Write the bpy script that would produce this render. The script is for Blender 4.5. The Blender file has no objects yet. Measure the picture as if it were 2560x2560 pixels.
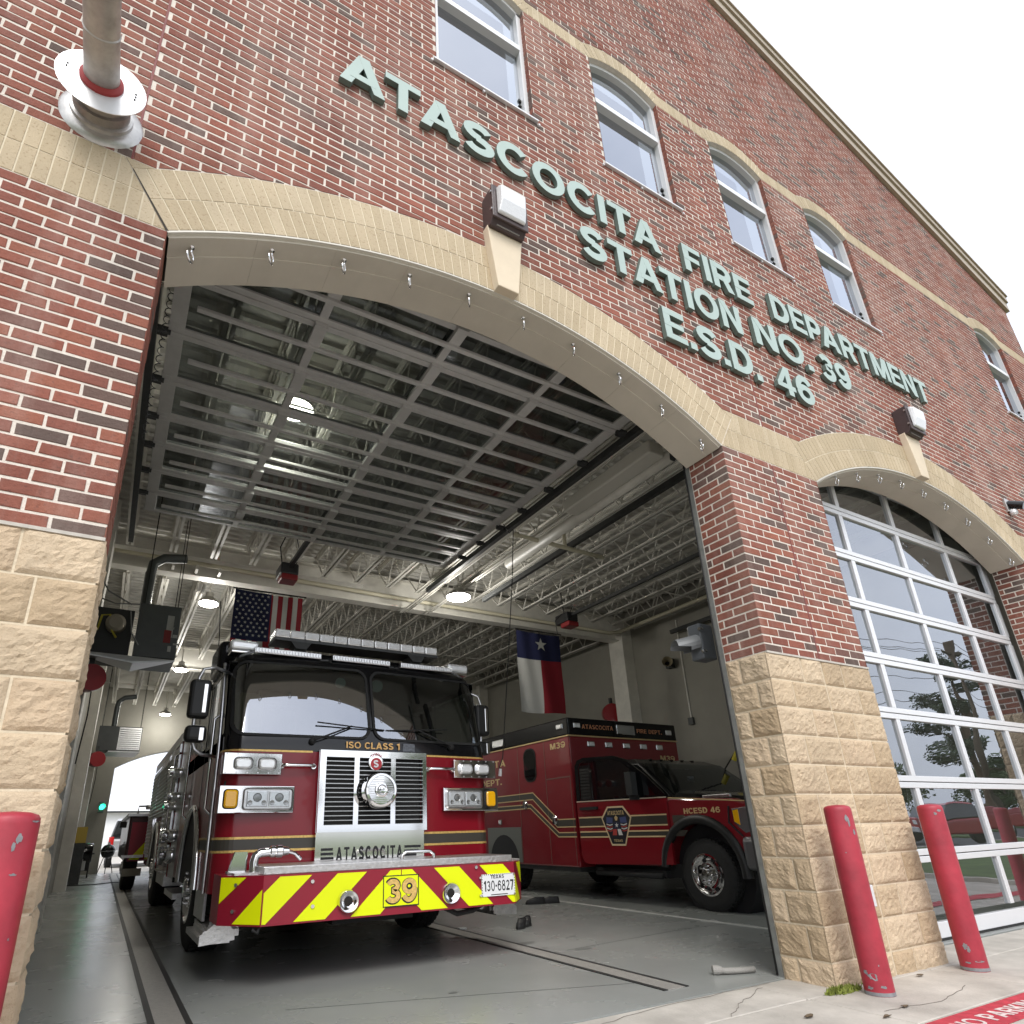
import bpy, math, random
from mathutils import Vector, Matrix, noise
R=math.radians; PI=math.pi
random.seed(7)
S=bpy.context.scene; COL=S.collection
# ---------------------------------------------------------------- camera
CP=(0.1752,-2.7559,0.9735); yaw,pit,rol=0.5071,0.3664,-0.0270
fw=Vector((math.sin(yaw)*math.cos(pit),math.cos(yaw)*math.cos(pit),math.sin(pit)))
r0=Vector((math.cos(yaw),-math.sin(yaw),0)); u0=r0.cross(fw)
rt=math.cos(rol)*r0+math.sin(rol)*u0; up=-math.sin(rol)*r0+math.cos(rol)*u0
cd=bpy.data.cameras.new('camera'); cam=bpy.data.objects.new('camera',cd); COL.objects.link(cam)
cam.matrix_world=Matrix(((rt.x,up.x,-fw.x,CP[0]),(rt.y,up.y,-fw.y,CP[1]),(rt.z,up.z,-fw.z,CP[2]),(0,0,0,1)))
cd.sensor_width=36; cd.lens=36*1525.47/2560; cd.shift_x=138.68/2560; cd.shift_y=210.42/2560
cd.clip_start=.05; cd.clip_end=3000
S.camera=cam
# ---------------------------------------------------------------- world: thin bright overcast
W=bpy.data.worlds.new('World'); S.world=W; W.use_nodes=True
nt=W.node_tree; nt.nodes.clear()
def nd(t,**k):
    n=nt.nodes.new(t)
    for a,b in k.items(): setattr(n,a,b)
    return n
out=nd('ShaderNodeOutputWorld'); bg=nd('ShaderNodeBackground'); sky=nd('ShaderNodeTexSky')
sky.sky_type='NISHITA'; sky.sun_disc=False; sky.sun_elevation=R(48); sky.sun_rotation=R(205); sky.dust_density=4; sky.air_density=1.2
hs=nd('ShaderNodeHueSaturation'); hs.inputs['Saturation'].default_value=.35
tc=nd('ShaderNodeTexCoord'); nz=nd('ShaderNodeTexNoise'); nz.inputs['Scale'].default_value=2.2; nz.inputs['Detail'].default_value=6
mp=nd('ShaderNodeMapping'); mp.inputs['Scale'].default_value=(1,1,2.6)
rp=nd('ShaderNodeValToRGB'); rp.color_ramp.elements[0].position=.3; rp.color_ramp.elements[1].position=.72
rp.color_ramp.elements[0].color=(4.3,4.7,5.6,1); rp.color_ramp.elements[1].color=(7.6,7.8,8.2,1)
mx=nd('ShaderNodeMix',data_type='RGBA'); mx.inputs[0].default_value=.72
L=nt.links.new
L(tc.outputs['Generated'],mp.inputs[0]); L(mp.outputs[0],nz.inputs['Vector']); L(nz.outputs['Fac'],rp.inputs[0])
L(sky.outputs[0],hs.inputs['Color']); L(hs.outputs[0],mx.inputs[6]); L(rp.outputs[0],mx.inputs[7])
L(mx.outputs[2],bg.inputs[0]); L(bg.outputs[0],out.inputs[0])
bg.inputs[1].default_value=.13
# ---------------------------------------------------------------- sun behind the cloud
sd=bpy.data.lights.new('sun','SUN'); sd.energy=.9; sd.angle=R(25); sd.color=(1,.96,.9)
sun=bpy.data.objects.new('sun',sd); COL.objects.link(sun); sun.rotation_euler=(R(42),0,R(-25)); sun.location=(0,-20,30)
S.view_settings.view_transform='Standard'; S.view_settings.look='None'; S.view_settings.gamma=1; S.view_settings.exposure=1.0
S.render.engine='CYCLES'; S.cycles.use_denoising=True; S.cycles.caustics_reflective=False; S.cycles.caustics_refractive=False
S.cycles.sample_clamp_indirect=6; S.cycles.max_bounces=7; S.cycles.diffuse_bounces=4; S.cycles.glossy_bounces=4; S.cycles.transparent_max_bounces=16; S.cycles.blur_glossy=.6
# ---------------------------------------------------------------- materials
MATS={}
def M(name,col,rough=.5,metal=0,var=0,vs=6,bump=0,bs=40,coat=0,emit=0,spec=.5,col2=None,rv=0,stretch=None):
    if name in MATS: return MATS[name]
    m=bpy.data.materials.new(name); m.use_nodes=True; t=m.node_tree; b=t.nodes['Principled BSDF']; l=t.links.new
    c=(*col,1); b.inputs['Base Color'].default_value=c; b.inputs['Roughness'].default_value=rough; b.inputs['Metallic'].default_value=metal
    b.inputs['Coat Weight'].default_value=coat; b.inputs['Coat Roughness'].default_value=.04; b.inputs['Specular IOR Level'].default_value=spec
    if emit: b.inputs['Emission Color'].default_value=c; b.inputs['Emission Strength'].default_value=emit
    g=None
    if var or bump or rv:
        g=t.nodes.new('ShaderNodeNewGeometry'); src=g.outputs['Position']
        if stretch:
            mpn=t.nodes.new('ShaderNodeMapping'); mpn.inputs['Scale'].default_value=stretch; l(src,mpn.inputs[0]); src=mpn.outputs[0]
    if var or rv:
        n=t.nodes.new('ShaderNodeTexNoise'); n.inputs['Scale'].default_value=vs; n.inputs['Detail'].default_value=5; n.inputs['Roughness'].default_value=.62
        l(src,n.inputs['Vector'])
        if var:
            r=t.nodes.new('ShaderNodeValToRGB'); r.color_ramp.elements[0].position=.3; r.color_ramp.elements[1].position=.7
            a=col2 or tuple(x*(1-var) for x in col); z=tuple(min(1,x*(1+var)) for x in col)
            r.color_ramp.elements[0].color=(*a,1); r.color_ramp.elements[1].color=(*z,1)
            l(n.outputs['Fac'],r.inputs[0]); l(r.outputs[0],b.inputs['Base Color'])
        if rv:
            q=t.nodes.new('ShaderNodeMapRange'); q.inputs[1].default_value=.3; q.inputs[2].default_value=.7; q.inputs[3].default_value=max(.02,rough-rv); q.inputs[4].default_value=rough+rv
            l(n.outputs['Fac'],q.inputs[0]); l(q.outputs[0],b.inputs['Roughness'])
    if bump:
        n=t.nodes.new('ShaderNodeTexNoise'); n.inputs['Scale'].default_value=bs; n.inputs['Detail'].default_value=4; l(src,n.inputs['Vector'])
        bp=t.nodes.new('ShaderNodeBump'); bp.inputs['Strength'].default_value=bump; bp.inputs['Distance'].default_value=.01
        l(n.outputs['Fac'],bp.inputs['Height']); l(bp.outputs[0],b.inputs['Normal'])
    MATS[name]=m; return m
def tone_mat(name,stops,rough,flecks,fcol,bump,bs,fs=70,big=.25,haze=0):
    """colour from the per-piece attribute 'tone', then grain and blotches on top"""
    m=bpy.data.materials.new(name); m.use_nodes=True; t=m.node_tree; b=t.nodes['Principled BSDF']; l=t.links.new
    at=t.nodes.new('ShaderNodeAttribute'); at.attribute_name='tone'; r=t.nodes.new('ShaderNodeValToRGB'); e=r.color_ramp.elements
    e[0].position=stops[0][0]; e[0].color=(*stops[0][1],1); e[1].position=stops[-1][0]; e[1].color=(*stops[-1][1],1)
    for p,c in stops[1:-1]: q=e.new(p); q.color=(*c,1)
    l(at.outputs['Fac'],r.inputs[0]); g=t.nodes.new('ShaderNodeNewGeometry')
    n1=t.nodes.new('ShaderNodeTexNoise'); n1.inputs['Scale'].default_value=fs; n1.inputs['Detail'].default_value=3; l(g.outputs['Position'],n1.inputs['Vector'])
    r1=t.nodes.new('ShaderNodeValToRGB'); r1.color_ramp.elements[0].position=.58; r1.color_ramp.elements[1].position=.72
    r1.color_ramp.elements[0].color=(0,0,0,1); r1.color_ramp.elements[1].color=(flecks,)*3+(1,); l(n1.outputs['Fac'],r1.inputs[0])
    m1=t.nodes.new('ShaderNodeMix'); m1.data_type='RGBA'; l(r1.outputs[0],m1.inputs[0]); l(r.outputs[0],m1.inputs[6]); m1.inputs[7].default_value=(*fcol,1)
    n2=t.nodes.new('ShaderNodeTexNoise'); n2.inputs['Scale'].default_value=1.7; n2.inputs['Detail'].default_value=5; l(g.outputs['Position'],n2.inputs['Vector'])
    q=t.nodes.new('ShaderNodeMapRange'); q.inputs[1].default_value=.3; q.inputs[2].default_value=.7; q.inputs[3].default_value=1-big; q.inputs[4].default_value=1+big; l(n2.outputs['Fac'],q.inputs[0])
    m2=t.nodes.new('ShaderNodeMix'); m2.data_type='RGBA'; m2.blend_type='MULTIPLY'; m2.inputs[0].default_value=1; l(m1.outputs[2],m2.inputs[6]); l(q.outputs[0],m2.inputs[7])
    last=m2.outputs[2]
    if haze:
        for sc,lo,hi,fac,colr,bt in (((2.0,2.0,.45),.48,.74,haze,(.50,.40,.35),'MIX'),((5.5,5.5,.5),.52,.78,.5,(.62,.58,.57),'MULTIPLY')):
            mpp=t.nodes.new('ShaderNodeMapping'); mpp.inputs['Scale'].default_value=sc; l(g.outputs['Position'],mpp.inputs[0])
            n4=t.nodes.new('ShaderNodeTexNoise'); n4.inputs['Scale'].default_value=1; n4.inputs['Detail'].default_value=7; n4.inputs['Roughness'].default_value=.7; l(mpp.outputs[0],n4.inputs['Vector'])
            q4=t.nodes.new('ShaderNodeMapRange'); q4.inputs[1].default_value=lo; q4.inputs[2].default_value=hi; q4.inputs[4].default_value=fac; l(n4.outputs['Fac'],q4.inputs[0])
            m4=t.nodes.new('ShaderNodeMix'); m4.data_type='RGBA'; m4.blend_type=bt; l(q4.outputs[0],m4.inputs[0]); l(last,m4.inputs[6]); m4.inputs[7].default_value=(*colr,1); last=m4.outputs[2]
    l(last,b.inputs['Base Color']); b.inputs['Roughness'].default_value=rough; b.inputs['Specular IOR Level'].default_value=.3
    n3=t.nodes.new('ShaderNodeTexNoise'); n3.inputs['Scale'].default_value=bs; n3.inputs['Detail'].default_value=6; n3.inputs['Roughness'].default_value=.65; l(g.outputs['Position'],n3.inputs['Vector'])
    bp=t.nodes.new('ShaderNodeBump'); bp.inputs['Strength'].default_value=bump; bp.inputs['Distance'].default_value=.012; l(n3.outputs['Fac'],bp.inputs['Height']); l(bp.outputs[0],b.inputs['Normal'])
    MATS[name]=m; return m
def glass_mat(name,tint,r0v,rough=.0,dirt=0,wave=0):
    m=bpy.data.materials.new(name); m.use_nodes=True; t=m.node_tree; t.nodes.clear(); l=t.links.new
    o=t.nodes.new('ShaderNodeOutputMaterial'); mixs=t.nodes.new('ShaderNodeMixShader'); tr=t.nodes.new('ShaderNodeBsdfTransparent'); gl=t.nodes.new('ShaderNodeBsdfGlossy')
    tr.inputs[0].default_value=(*tint,1); gl.inputs['Roughness'].default_value=rough; gl.inputs[0].default_value=(.88,.92,1,1)
    lw=t.nodes.new('ShaderNodeLayerWeight'); lw.inputs[0].default_value=.5; p=t.nodes.new('ShaderNodeMath'); p.operation='POWER'; p.inputs[1].default_value=4
    mr=t.nodes.new('ShaderNodeMapRange'); mr.inputs[3].default_value=r0v; mr.inputs[4].default_value=1
    l(lw.outputs['Facing'],p.inputs[0]); l(p.outputs[0],mr.inputs[0]); l(mr.outputs[0],mixs.inputs[0]); l(tr.outputs[0],mixs.inputs[1]); l(gl.outputs[0],mixs.inputs[2])
    last=mixs.outputs[0]
    if wave:
        g0=t.nodes.new('ShaderNodeNewGeometry'); n0=t.nodes.new('ShaderNodeTexNoise'); n0.inputs['Scale'].default_value=1.6; n0.inputs['Detail'].default_value=1; l(g0.outputs['Position'],n0.inputs['Vector'])
        b0=t.nodes.new('ShaderNodeBump'); b0.inputs['Strength'].default_value=wave; b0.inputs['Distance'].default_value=.02; l(n0.outputs['Fac'],b0.inputs['Height']); l(b0.outputs[0],gl.inputs['Normal'])
    if dirt:
        g=t.nodes.new('ShaderNodeNewGeometry'); n=t.nodes.new('ShaderNodeTexNoise'); n.inputs['Scale'].default_value=3; n.inputs['Detail'].default_value=8; l(g.outputs['Position'],n.inputs['Vector'])
        q=t.nodes.new('ShaderNodeMapRange'); q.inputs[1].default_value=.35; q.inputs[2].default_value=.8; q.inputs[4].default_value=dirt; l(n.outputs['Fac'],q.inputs[0])
        df=t.nodes.new('ShaderNodeBsdfDiffuse'); df.inputs[0].default_value=(.5,.5,.46,1); m2=t.nodes.new('ShaderNodeMixShader'); l(q.outputs[0],m2.inputs[0]); l(last,m2.inputs[1]); l(df.outputs[0],m2.inputs[2]); last=m2.outputs[0]
    l(last,o.inputs[0]); MATS[name]=m; return m
brick_m=tone_mat('brick',[(0,(.215,.073,.052)),(.22,(.262,.092,.063)),(.45,(.198,.074,.055)),(.6,(.270,.099,.064)),(.74,(.230,.086,.061)),(.78,(.135,.084,.068)),(.9,(.108,.078,.067)),(1,(.170,.082,.066))],.85,.45,(.105,.05,.043),.5,55,60,.2,haze=.34)
tan_m=tone_mat('tan_brick',[(0,(.45,.365,.245)),(.5,(.49,.40,.275)),(1,(.53,.44,.31))],.85,.7,(.28,.195,.115),.35,60,75,.1)
stone_m=tone_mat('split_face_stone',[(0,(.43,.325,.21)),(.4,(.50,.39,.265)),(.7,(.55,.44,.31)),(1,(.52,.40,.275))],.92,.4,(.36,.25,.155),.7,80,45,.12)
mortar=M('mortar',(.66,.60,.53),.9,var=.10,vs=9,bump=.4,bs=90)
tmortar=M('tan_mortar',(.66,.56,.41),.9,var=.12,vs=8,bump=.5,bs=60)
creamj=M('cream_joint',(.70,.62,.47),.9,var=.06,vs=8)
concrete=M('concrete',(.46,.43,.385),.85,var=.2,vs=2.2,bump=.25,bs=60,col2=(.33,.305,.27))
floor_m=M('epoxy_floor',(.30,.312,.297),.27,var=.1,vs=.6,bump=.012,bs=4,rv=.035,col2=(.272,.285,.272))
paintw=M('interior_paint',(.30,.288,.25),.6,var=.08,vs=1.5)
steelw=M('painted_steel',(.74,.72,.66),.5,var=.1,vs=4)
deckm=M('roof_deck',(.68,.665,.62),.55,var=.1,vs=3)
alu=M('aluminium',(.60,.595,.58),.42,.2,var=.06,vs=12)
aluw=M('white_aluminium',(.72,.73,.75),.32,.25)
chrome=M('chrome',(.82,.82,.83),.07,1)
chromed=M('brushed_steel',(.55,.55,.56),.28,1,var=.15,vs=30)
tread=M('tread_plate',(.58,.57,.56),.34,.9,bump=.35,bs=38,var=.15,vs=25)
engred=M('engine_red_paint',(.235,.004,.014),.3,coat=.45,spec=.35)
ambred=M('ambulance_red_paint',(.20,.006,.012),.32,coat=1)
blackp=M('gloss_black_paint',(.005,.005,.006),.18,coat=.25,spec=.35)
blackm=M('black_rubber',(.012,.012,.012),.75,var=.3,vs=20)
darkm=M('dark_steel',(.05,.052,.052),.5,.3,var=.2,vs=10)
greym=M('grey_enamel',(.085,.092,.092),.45,var=.1,vs=6)
lime=M('lime_reflective',(.78,.86,.0),.4,spec=.4)
chevred=M('chevron_red',(.26,.008,.025),.35,spec=.5)
gold=M('gold_leaf',(.75,.50,.16),.35,.35,var=.25,vs=60)
goldd=M('gold_lettering',(.60,.45,.22),.45)
stripeg=M('dark_olive_stripe',(.055,.05,.04),.4)
whitep=M('white_paint',(.8,.8,.8),.5)
blackt=M('black_print',(.01,.01,.012),.6)
amber=M('amber_lens',(.90,.46,.008),.15,coat=1)
lensw=M('clear_lens',(.92,.93,.94),.22,.55,bump=.3,bs=160,coat=1)
redlens=M('red_lens',(.5,.01,.01),.15,coat=1)
bollred=M('bollard_red_paint',(.34,.026,.044),.5,var=.2,vs=7,bump=.12,bs=30)
chipg=M('bare_grey_chip',(.22,.22,.23),.8,var=.2,vs=30)
glassd=glass_mat('door_glass',(.5,.54,.53),.26,wave=.16,dirt=.02); glassw=glass_mat('window_glass',(.2,.22,.23),.36); glasso=glass_mat('door_glass_dusty',(.24,.26,.25),.05,dirt=.035)
glassv=glass_mat('vehicle_glass',(.42,.48,.46),.09); glassws=glass_mat('windscreen_glass',(.45,.52,.50),.34)
clearl=glass_mat('clear_cover',(.92,.94,.95),.05)
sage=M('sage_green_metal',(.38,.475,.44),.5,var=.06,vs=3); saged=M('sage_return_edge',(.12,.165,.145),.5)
eifs=M('beige_soffit_paint',(.58,.535,.455),.7,var=.06,vs=3)
cast=M('cast_stone',(.66,.56,.42),.75,var=.06,vs=4)
bronze=M('bronze_enamel',(.055,.036,.036),.45)
capm=M('tan_coping_metal',(.40,.33,.25),.45,var=.06,vs=3)
galv=M('galvanised_steel',(.50,.49,.47),.35,.8,var=.2,vs=14)
flangew=M('flange_white_metal',(.74,.75,.77),.4,.3)
# ---------------------------------------------------------------- mesh helpers
class MB:
    def __init__(s): s.v=[]; s.f=[]; s.m=[]; s.t=[]; s.tone=0; s.tones=False
    def poly(s,pts,mi=0):
        i=len(s.v); s.v+= [tuple(p) for p in pts]; s.f.append(tuple(range(i,i+len(pts)))); s.m.append(mi); s.t.append(s.tone); return s
    def faces(s,vs,fs,mi=0):
        i=len(s.v); s.v+=[tuple(p) for p in vs]
        for f in fs: s.f.append(tuple(a+i for a in f)); s.m.append(mi); s.t.append(s.tone)
        return s
    def box(s,x0,x1,y0,y1,z0,z1,mi=0):
        if x0>x1: x0,x1=x1,x0
        if y0>y1: y0,y1=y1,y0
        if z0>z1: z0,z1=z1,z0
        v=[(x,y,z) for z in (z0,z1) for y in (y0,y1) for x in (x0,x1)]
        return s.faces(v,[(0,2,3,1),(4,5,7,6),(0,1,5,4),(2,6,7,3),(0,4,6,2),(1,3,7,5)],mi)
    def prism(s,pts,d,mi=0):
        """pts: 3D ring; d: extrusion vector (3)"""
        n=len(pts); a=[Vector(p) for p in pts]; b=[p+Vector(d) for p in a]
        return s.faces(a+b,[tuple(range(n)),tuple(range(2*n-1,n-1,-1))]+[(i,i+n,(i+1)%n+n,(i+1)%n) for i in range(n)],mi)
    def cyl(s,p0,p1,r,r2=None,n=14,caps=True,mi=0):
        p0=Vector(p0); p1=Vector(p1); r2=r if r2 is None else r2; d=(p1-p0).normalized()
        a=d.orthogonal().normalized(); b=d.cross(a); v=[]
        for p,q in ((p0,r),(p1,r2)):
            for k in range(n): t=2*PI*k/n; v.append(p+a*math.cos(t)*q+b*math.sin(t)*q)
        f=[(k,(k+1)%n,(k+1)%n+n,k+n) for k in range(n)]
        if caps: f+=[tuple(range(n-1,-1,-1)),tuple(range(n,2*n))]
        return s.faces(v,f,mi)
    def tube(s,path,r,n=8,mi=0):
        P=[Vector(p) for p in path]; v=[]; f=[]; prev=None
        for i,p in enumerate(P):
            d=((P[min(i+1,len(P)-1)]-P[max(i-1,0)])).normalized()
            a=d.orthogonal().normalized() if prev is None else (prev-d*prev.dot(d)).normalized()
            prev=a; b=d.cross(a)
            for k in range(n): t=2*PI*k/n; v.append(p+a*math.cos(t)*r+b*math.sin(t)*r)
        for i in range(len(P)-1):
            for k in range(n): f.append((i*n+k,i*n+(k+1)%n,(i+1)*n+(k+1)%n,(i+1)*n+k))
        f+=[tuple(range(n-1,-1,-1)),tuple(range((len(P)-1)*n,len(P)*n))]
        return s.faces(v,f,mi)
    def lathe(s,c,axis,prof,n=24,mi=0,cap=True):
        c=Vector(c); d=Vector(axis).normalized(); a=d.orthogonal().normalized(); b=d.cross(a); v=[]; f=[]
        for r,h in prof:
            for k in range(n): t=2*PI*k/n; v.append(c+d*h+a*math.cos(t)*r+b*math.sin(t)*r)
        for i in range(len(prof)-1):
            for k in range(n): f.append((i*n+k,i*n+(k+1)%n,(i+1)*n+(k+1)%n,(i+1)*n+k))
        if cap: f+=[tuple(range(n-1,-1,-1)),tuple(range((len(prof)-1)*n,len(prof)*n))]
        return s.faces(v,f,mi)
    def loft(s,rings,mi=0,cap=True,closed=True):
        n=len(rings[0]); v=[p for r in rings for p in r]; f=[]
        for i in range(len(rings)-1):
            for k in range(n if closed else n-1): f.append((i*n+k,i*n+(k+1)%n,(i+1)*n+(k+1)%n,(i+1)*n+k))
        if cap and closed: f+=[tuple(range(n-1,-1,-1)),tuple(range((len(rings)-1)*n,len(rings)*n))]
        return s.faces(v,f,mi)
    def mesh(s,name,mats,o=(0,0,0),smooth=0):
        me=bpy.data.meshes.new(name); me.from_pydata([(x-o[0],y-o[1],z-o[2]) for x,y,z in s.v],[],s.f)
        for m in (mats if isinstance(mats,(list,tuple)) else [mats]): me.materials.append(m)
        me.polygons.foreach_set('material_index',s.m)
        if s.tones: at=me.attributes.new('tone','FLOAT','FACE'); at.data.foreach_set('value',s.t)
        if smooth: me.polygons.foreach_set('use_smooth',[True]*len(s.f))
        me.update(); return me
    def build(s,name,mats,parent=None,smooth=0,bevel=0,seg=2,o=None,fix=False):
        org=o if o is not None else (parent['_o'] if parent is not None and '_o' in parent else (0,0,0))
        me=s.mesh(name,mats,org,smooth)
        if fix:
            import bmesh
            b=bmesh.new(); b.from_mesh(me); bmesh.ops.recalc_face_normals(b,faces=b.faces); b.to_mesh(me); b.free()
        ob=bpy.data.objects.new(name,me); COL.objects.link(ob)
        if parent is not None:
            po=parent['_o'] if '_o' in parent else (0,0,0)
            ob.parent=parent; ob.location=[a-b for a,b in zip(org,po)]
        else: ob.location=org
        ob['_o']=tuple(float(a) for a in org)
        if bevel:
            md=ob.modifiers.new('bevel','BEVEL'); md.width=bevel; md.segments=seg; md.limit_method='ANGLE'; md.angle_limit=R(35); md.harden_normals=False
        if smooth==2:
            try: me.shade_auto_smooth if False else None
            except Exception: pass
        return ob
def auto(ob,ang=35):
    """smooth shading with sharp edges past an angle"""
    import bmesh
    me=ob.data; b=bmesh.new(); b.from_mesh(me); bmesh.ops.remove_doubles(b,verts=b.verts,dist=1e-5); bmesh.ops.recalc_face_normals(b,faces=b.faces)
    for f in b.faces: f.smooth=True
    for e in b.edges:
        e.smooth=not(len(e.link_faces)==2 and e.calc_face_angle(0)>R(ang))
    b.to_mesh(me); b.free(); return ob
def tag(o,label=None,cat=None,group=None,kind=None):
    if label: o['label']=label
    if cat: o['category']=cat
    if group: o['group']=group
    if kind: o['kind']=kind
    return o
def thing(name,label,cat,loc=(0,0,0),group=None):
    e=bpy.data.objects.new(name,None); COL.objects.link(e); e.location=loc; e.empty_display_size=.1; e['_o']=tuple(float(a) for a in loc)
    return tag(e,label,cat,group)
def copy_tree(o,parent=None,delta=(0,0,0)):
    c=o.copy(); COL.objects.link(c); c.parent=parent
    if parent is None: c.location=Vector(o.location)+Vector(delta)
    for ch in list(o.children): copy_tree(ch,c)
    return c
def arc(cx,cy,rx,ry,a0,a1,n=14): return [(cx+rx*math.cos(R(a0+(a1-a0)*k/n)),cy+ry*math.sin(R(a0+(a1-a0)*k/n))) for k in range(n+1)]
def rrect(x0,x1,z0,z1,r,n=5):
    return arc(x1-r,z1-r,r,r,0,90,n)+arc(x0+r,z1-r,r,r,90,180,n)+arc(x0+r,z0+r,r,r,180,270,n)+arc(x1-r,z0+r,r,r,270,360,n)
# ---------------------------------------------------------------- stroke lettering
def B_(x0,y0,x1,y1): return ('P',[(x0,y0),(x1,y0),(x1,y1),(x0,y1)])
def _r180(c,w):
    return [(k,[(w-x,1-y) for x,y in p]) if k!='O' else (k,(w-p[0],1-p[1],p[2],p[3])) for k,p in c]
GL={'A':(.95,[('P',[(0,0),(.24,0),(.60,1),(.36,1)]),('P',[(.95,0),(.71,0),(.35,1),(.59,1)]),('P',[(.2,.2),(.75,.2),(.69,.38),(.26,.38)])]),
'T':(.80,[B_(0,.81,.80,1),B_(.29,0,.51,1)]),'I':(.22,[B_(0,0,.22,1)]),'F':(.66,[B_(0,0,.22,1),B_(0,.81,.66,1),B_(0,.42,.58,.60)]),
'E':(.70,[B_(0,0,.22,1),B_(0,.81,.70,1),B_(0,.42,.64,.59),B_(0,0,.70,.19)]),'L':(.64,[B_(0,0,.22,1),B_(0,0,.64,.19)]),
'H':(.78,[B_(0,0,.22,1),B_(.56,0,.78,1),B_(0,.41,.78,.60)]),
'N':(.80,[B_(0,0,.21,1),B_(.59,0,.80,1),('P',[(0,1),(.23,1),(.80,0),(.57,0)])]),
'M':(.96,[B_(0,0,.20,1),B_(.76,0,.96,1),('P',[(0,1),(.28,1),(.58,0),(.38,0)]),('P',[(.96,1),(.68,1),(.38,0),(.58,0)])]),
'D':(.80,[B_(0,0,.22,1),('S',[(.1,.905)]+arc(.33,.5,.365,.405,90,-90)+[(.1,.095)])]),
'P':(.72,[B_(0,0,.22,1),('S',[(.1,.905)]+arc(.40,.665,.22,.24,90,-90)+[(.1,.425)])]),
'R':(.78,[B_(0,0,.22,1),('S',[(.1,.905)]+arc(.42,.68,.23,.225,90,-90)+[(.1,.455)]),('P',[(.34,.46),(.56,.50),(.78,0),(.53,0)])]),
'B':(.74,[B_(0,0,.22,1),('S',[(.1,.905)]+arc(.40,.70,.2,.205,90,-90)+[(.1,.495)]),('S',[(.1,.50)]+arc(.42,.30,.22,.205,90,-90)+[(.1,.095)])]),
'O':(.94,[('O',(.47,.5,.47,.515))]),'C':(.86,[('S',arc(.45,.5,.355,.415,40,320,22))]),
'G':(.9,[('S',arc(.45,.5,.355,.415,40,325,22)),B_(.5,.38,.84,.54),B_(.66,.05,.84,.5)]),
'S':(.76,[('S',arc(.37,.725,.265,.185,18,270,14)+arc(.38,.285,.285,.195,90,-162,14))]),
'3':(.70,[('S',arc(.34,.73,.235,.18,160,-85,12)+arc(.34,.29,.26,.20,85,-160,14))]),
'9':(.74,[('O',(.37,.665,.37,.345)),('S',arc(.345,.5,.30,.41,10,-145,14))]),
'4':(.76,[B_(.42,0,.63,1),B_(0,.20,.76,.37),('P',[(0,.34),(.2,.34),(.46,.76),(.46,1),(.42,1)])]),
'1':(.45,[B_(.2,0,.42,1),('P',[(0,.70),(.25,.74),(.25,1),(.22,1),(0,.86)])]),'0':(.74,[('O',(.37,.5,.37,.51))]),
'2':(.72,[('S',arc(.36,.70,.25,.205,165,-35,12)+[(.16,.12)]),B_(.02,0,.71,.18)]),'7':(.70,[B_(0,.82,.70,1),('P',[(.46,.84),(.70,.84),(.36,0),(.13,0)])]),
'8':(.72,[('O',(.36,.735,.31,.275)),('O',(.36,.28,.36,.295))]),'X':(.8,[('P',[(0,0),(.25,0),(.8,1),(.55,1)]),('P',[(.8,0),(.55,0),(0,1),(.25,1)])]),
'K':(.8,[B_(0,0,.22,1),('P',[(.15,.42),(.36,.42),(.76,1),(.5,1)]),('P',[(.28,.5),(.48,.62),(.8,0),(.54,0)])]),
'.':(.22,[B_(0,0,.22,.21)]),'-':(.3,[B_(0,.40,.3,.58)]),' ':(.36,[]),'W':(1.1,[('P',[(0,1),(.22,1),(.4,0),(.22,0)]),('P',[(.45,1),(.65,1),(.4,0),(.22,0)]),('P',[(.45,1),(.65,1),(.88,0),(.7,0)]),('P',[(1.1,1),(.88,1),(.7,0),(.88,0)])])}
GL['6']=(.74,_r180(GL['9'][1],.74))
def strip(path,w):
    P=[Vector(p) for p in path]; l=[]; r=[]
    for i,p in enumerate(P):
        d=(P[min(i+1,len(P)-1)]-P[max(i-1,0)]).normalized(); n=Vector((-d.y,d.x)); l.append(p+n*w/2); r.append(p-n*w/2)
    return l+r[::-1]
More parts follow.
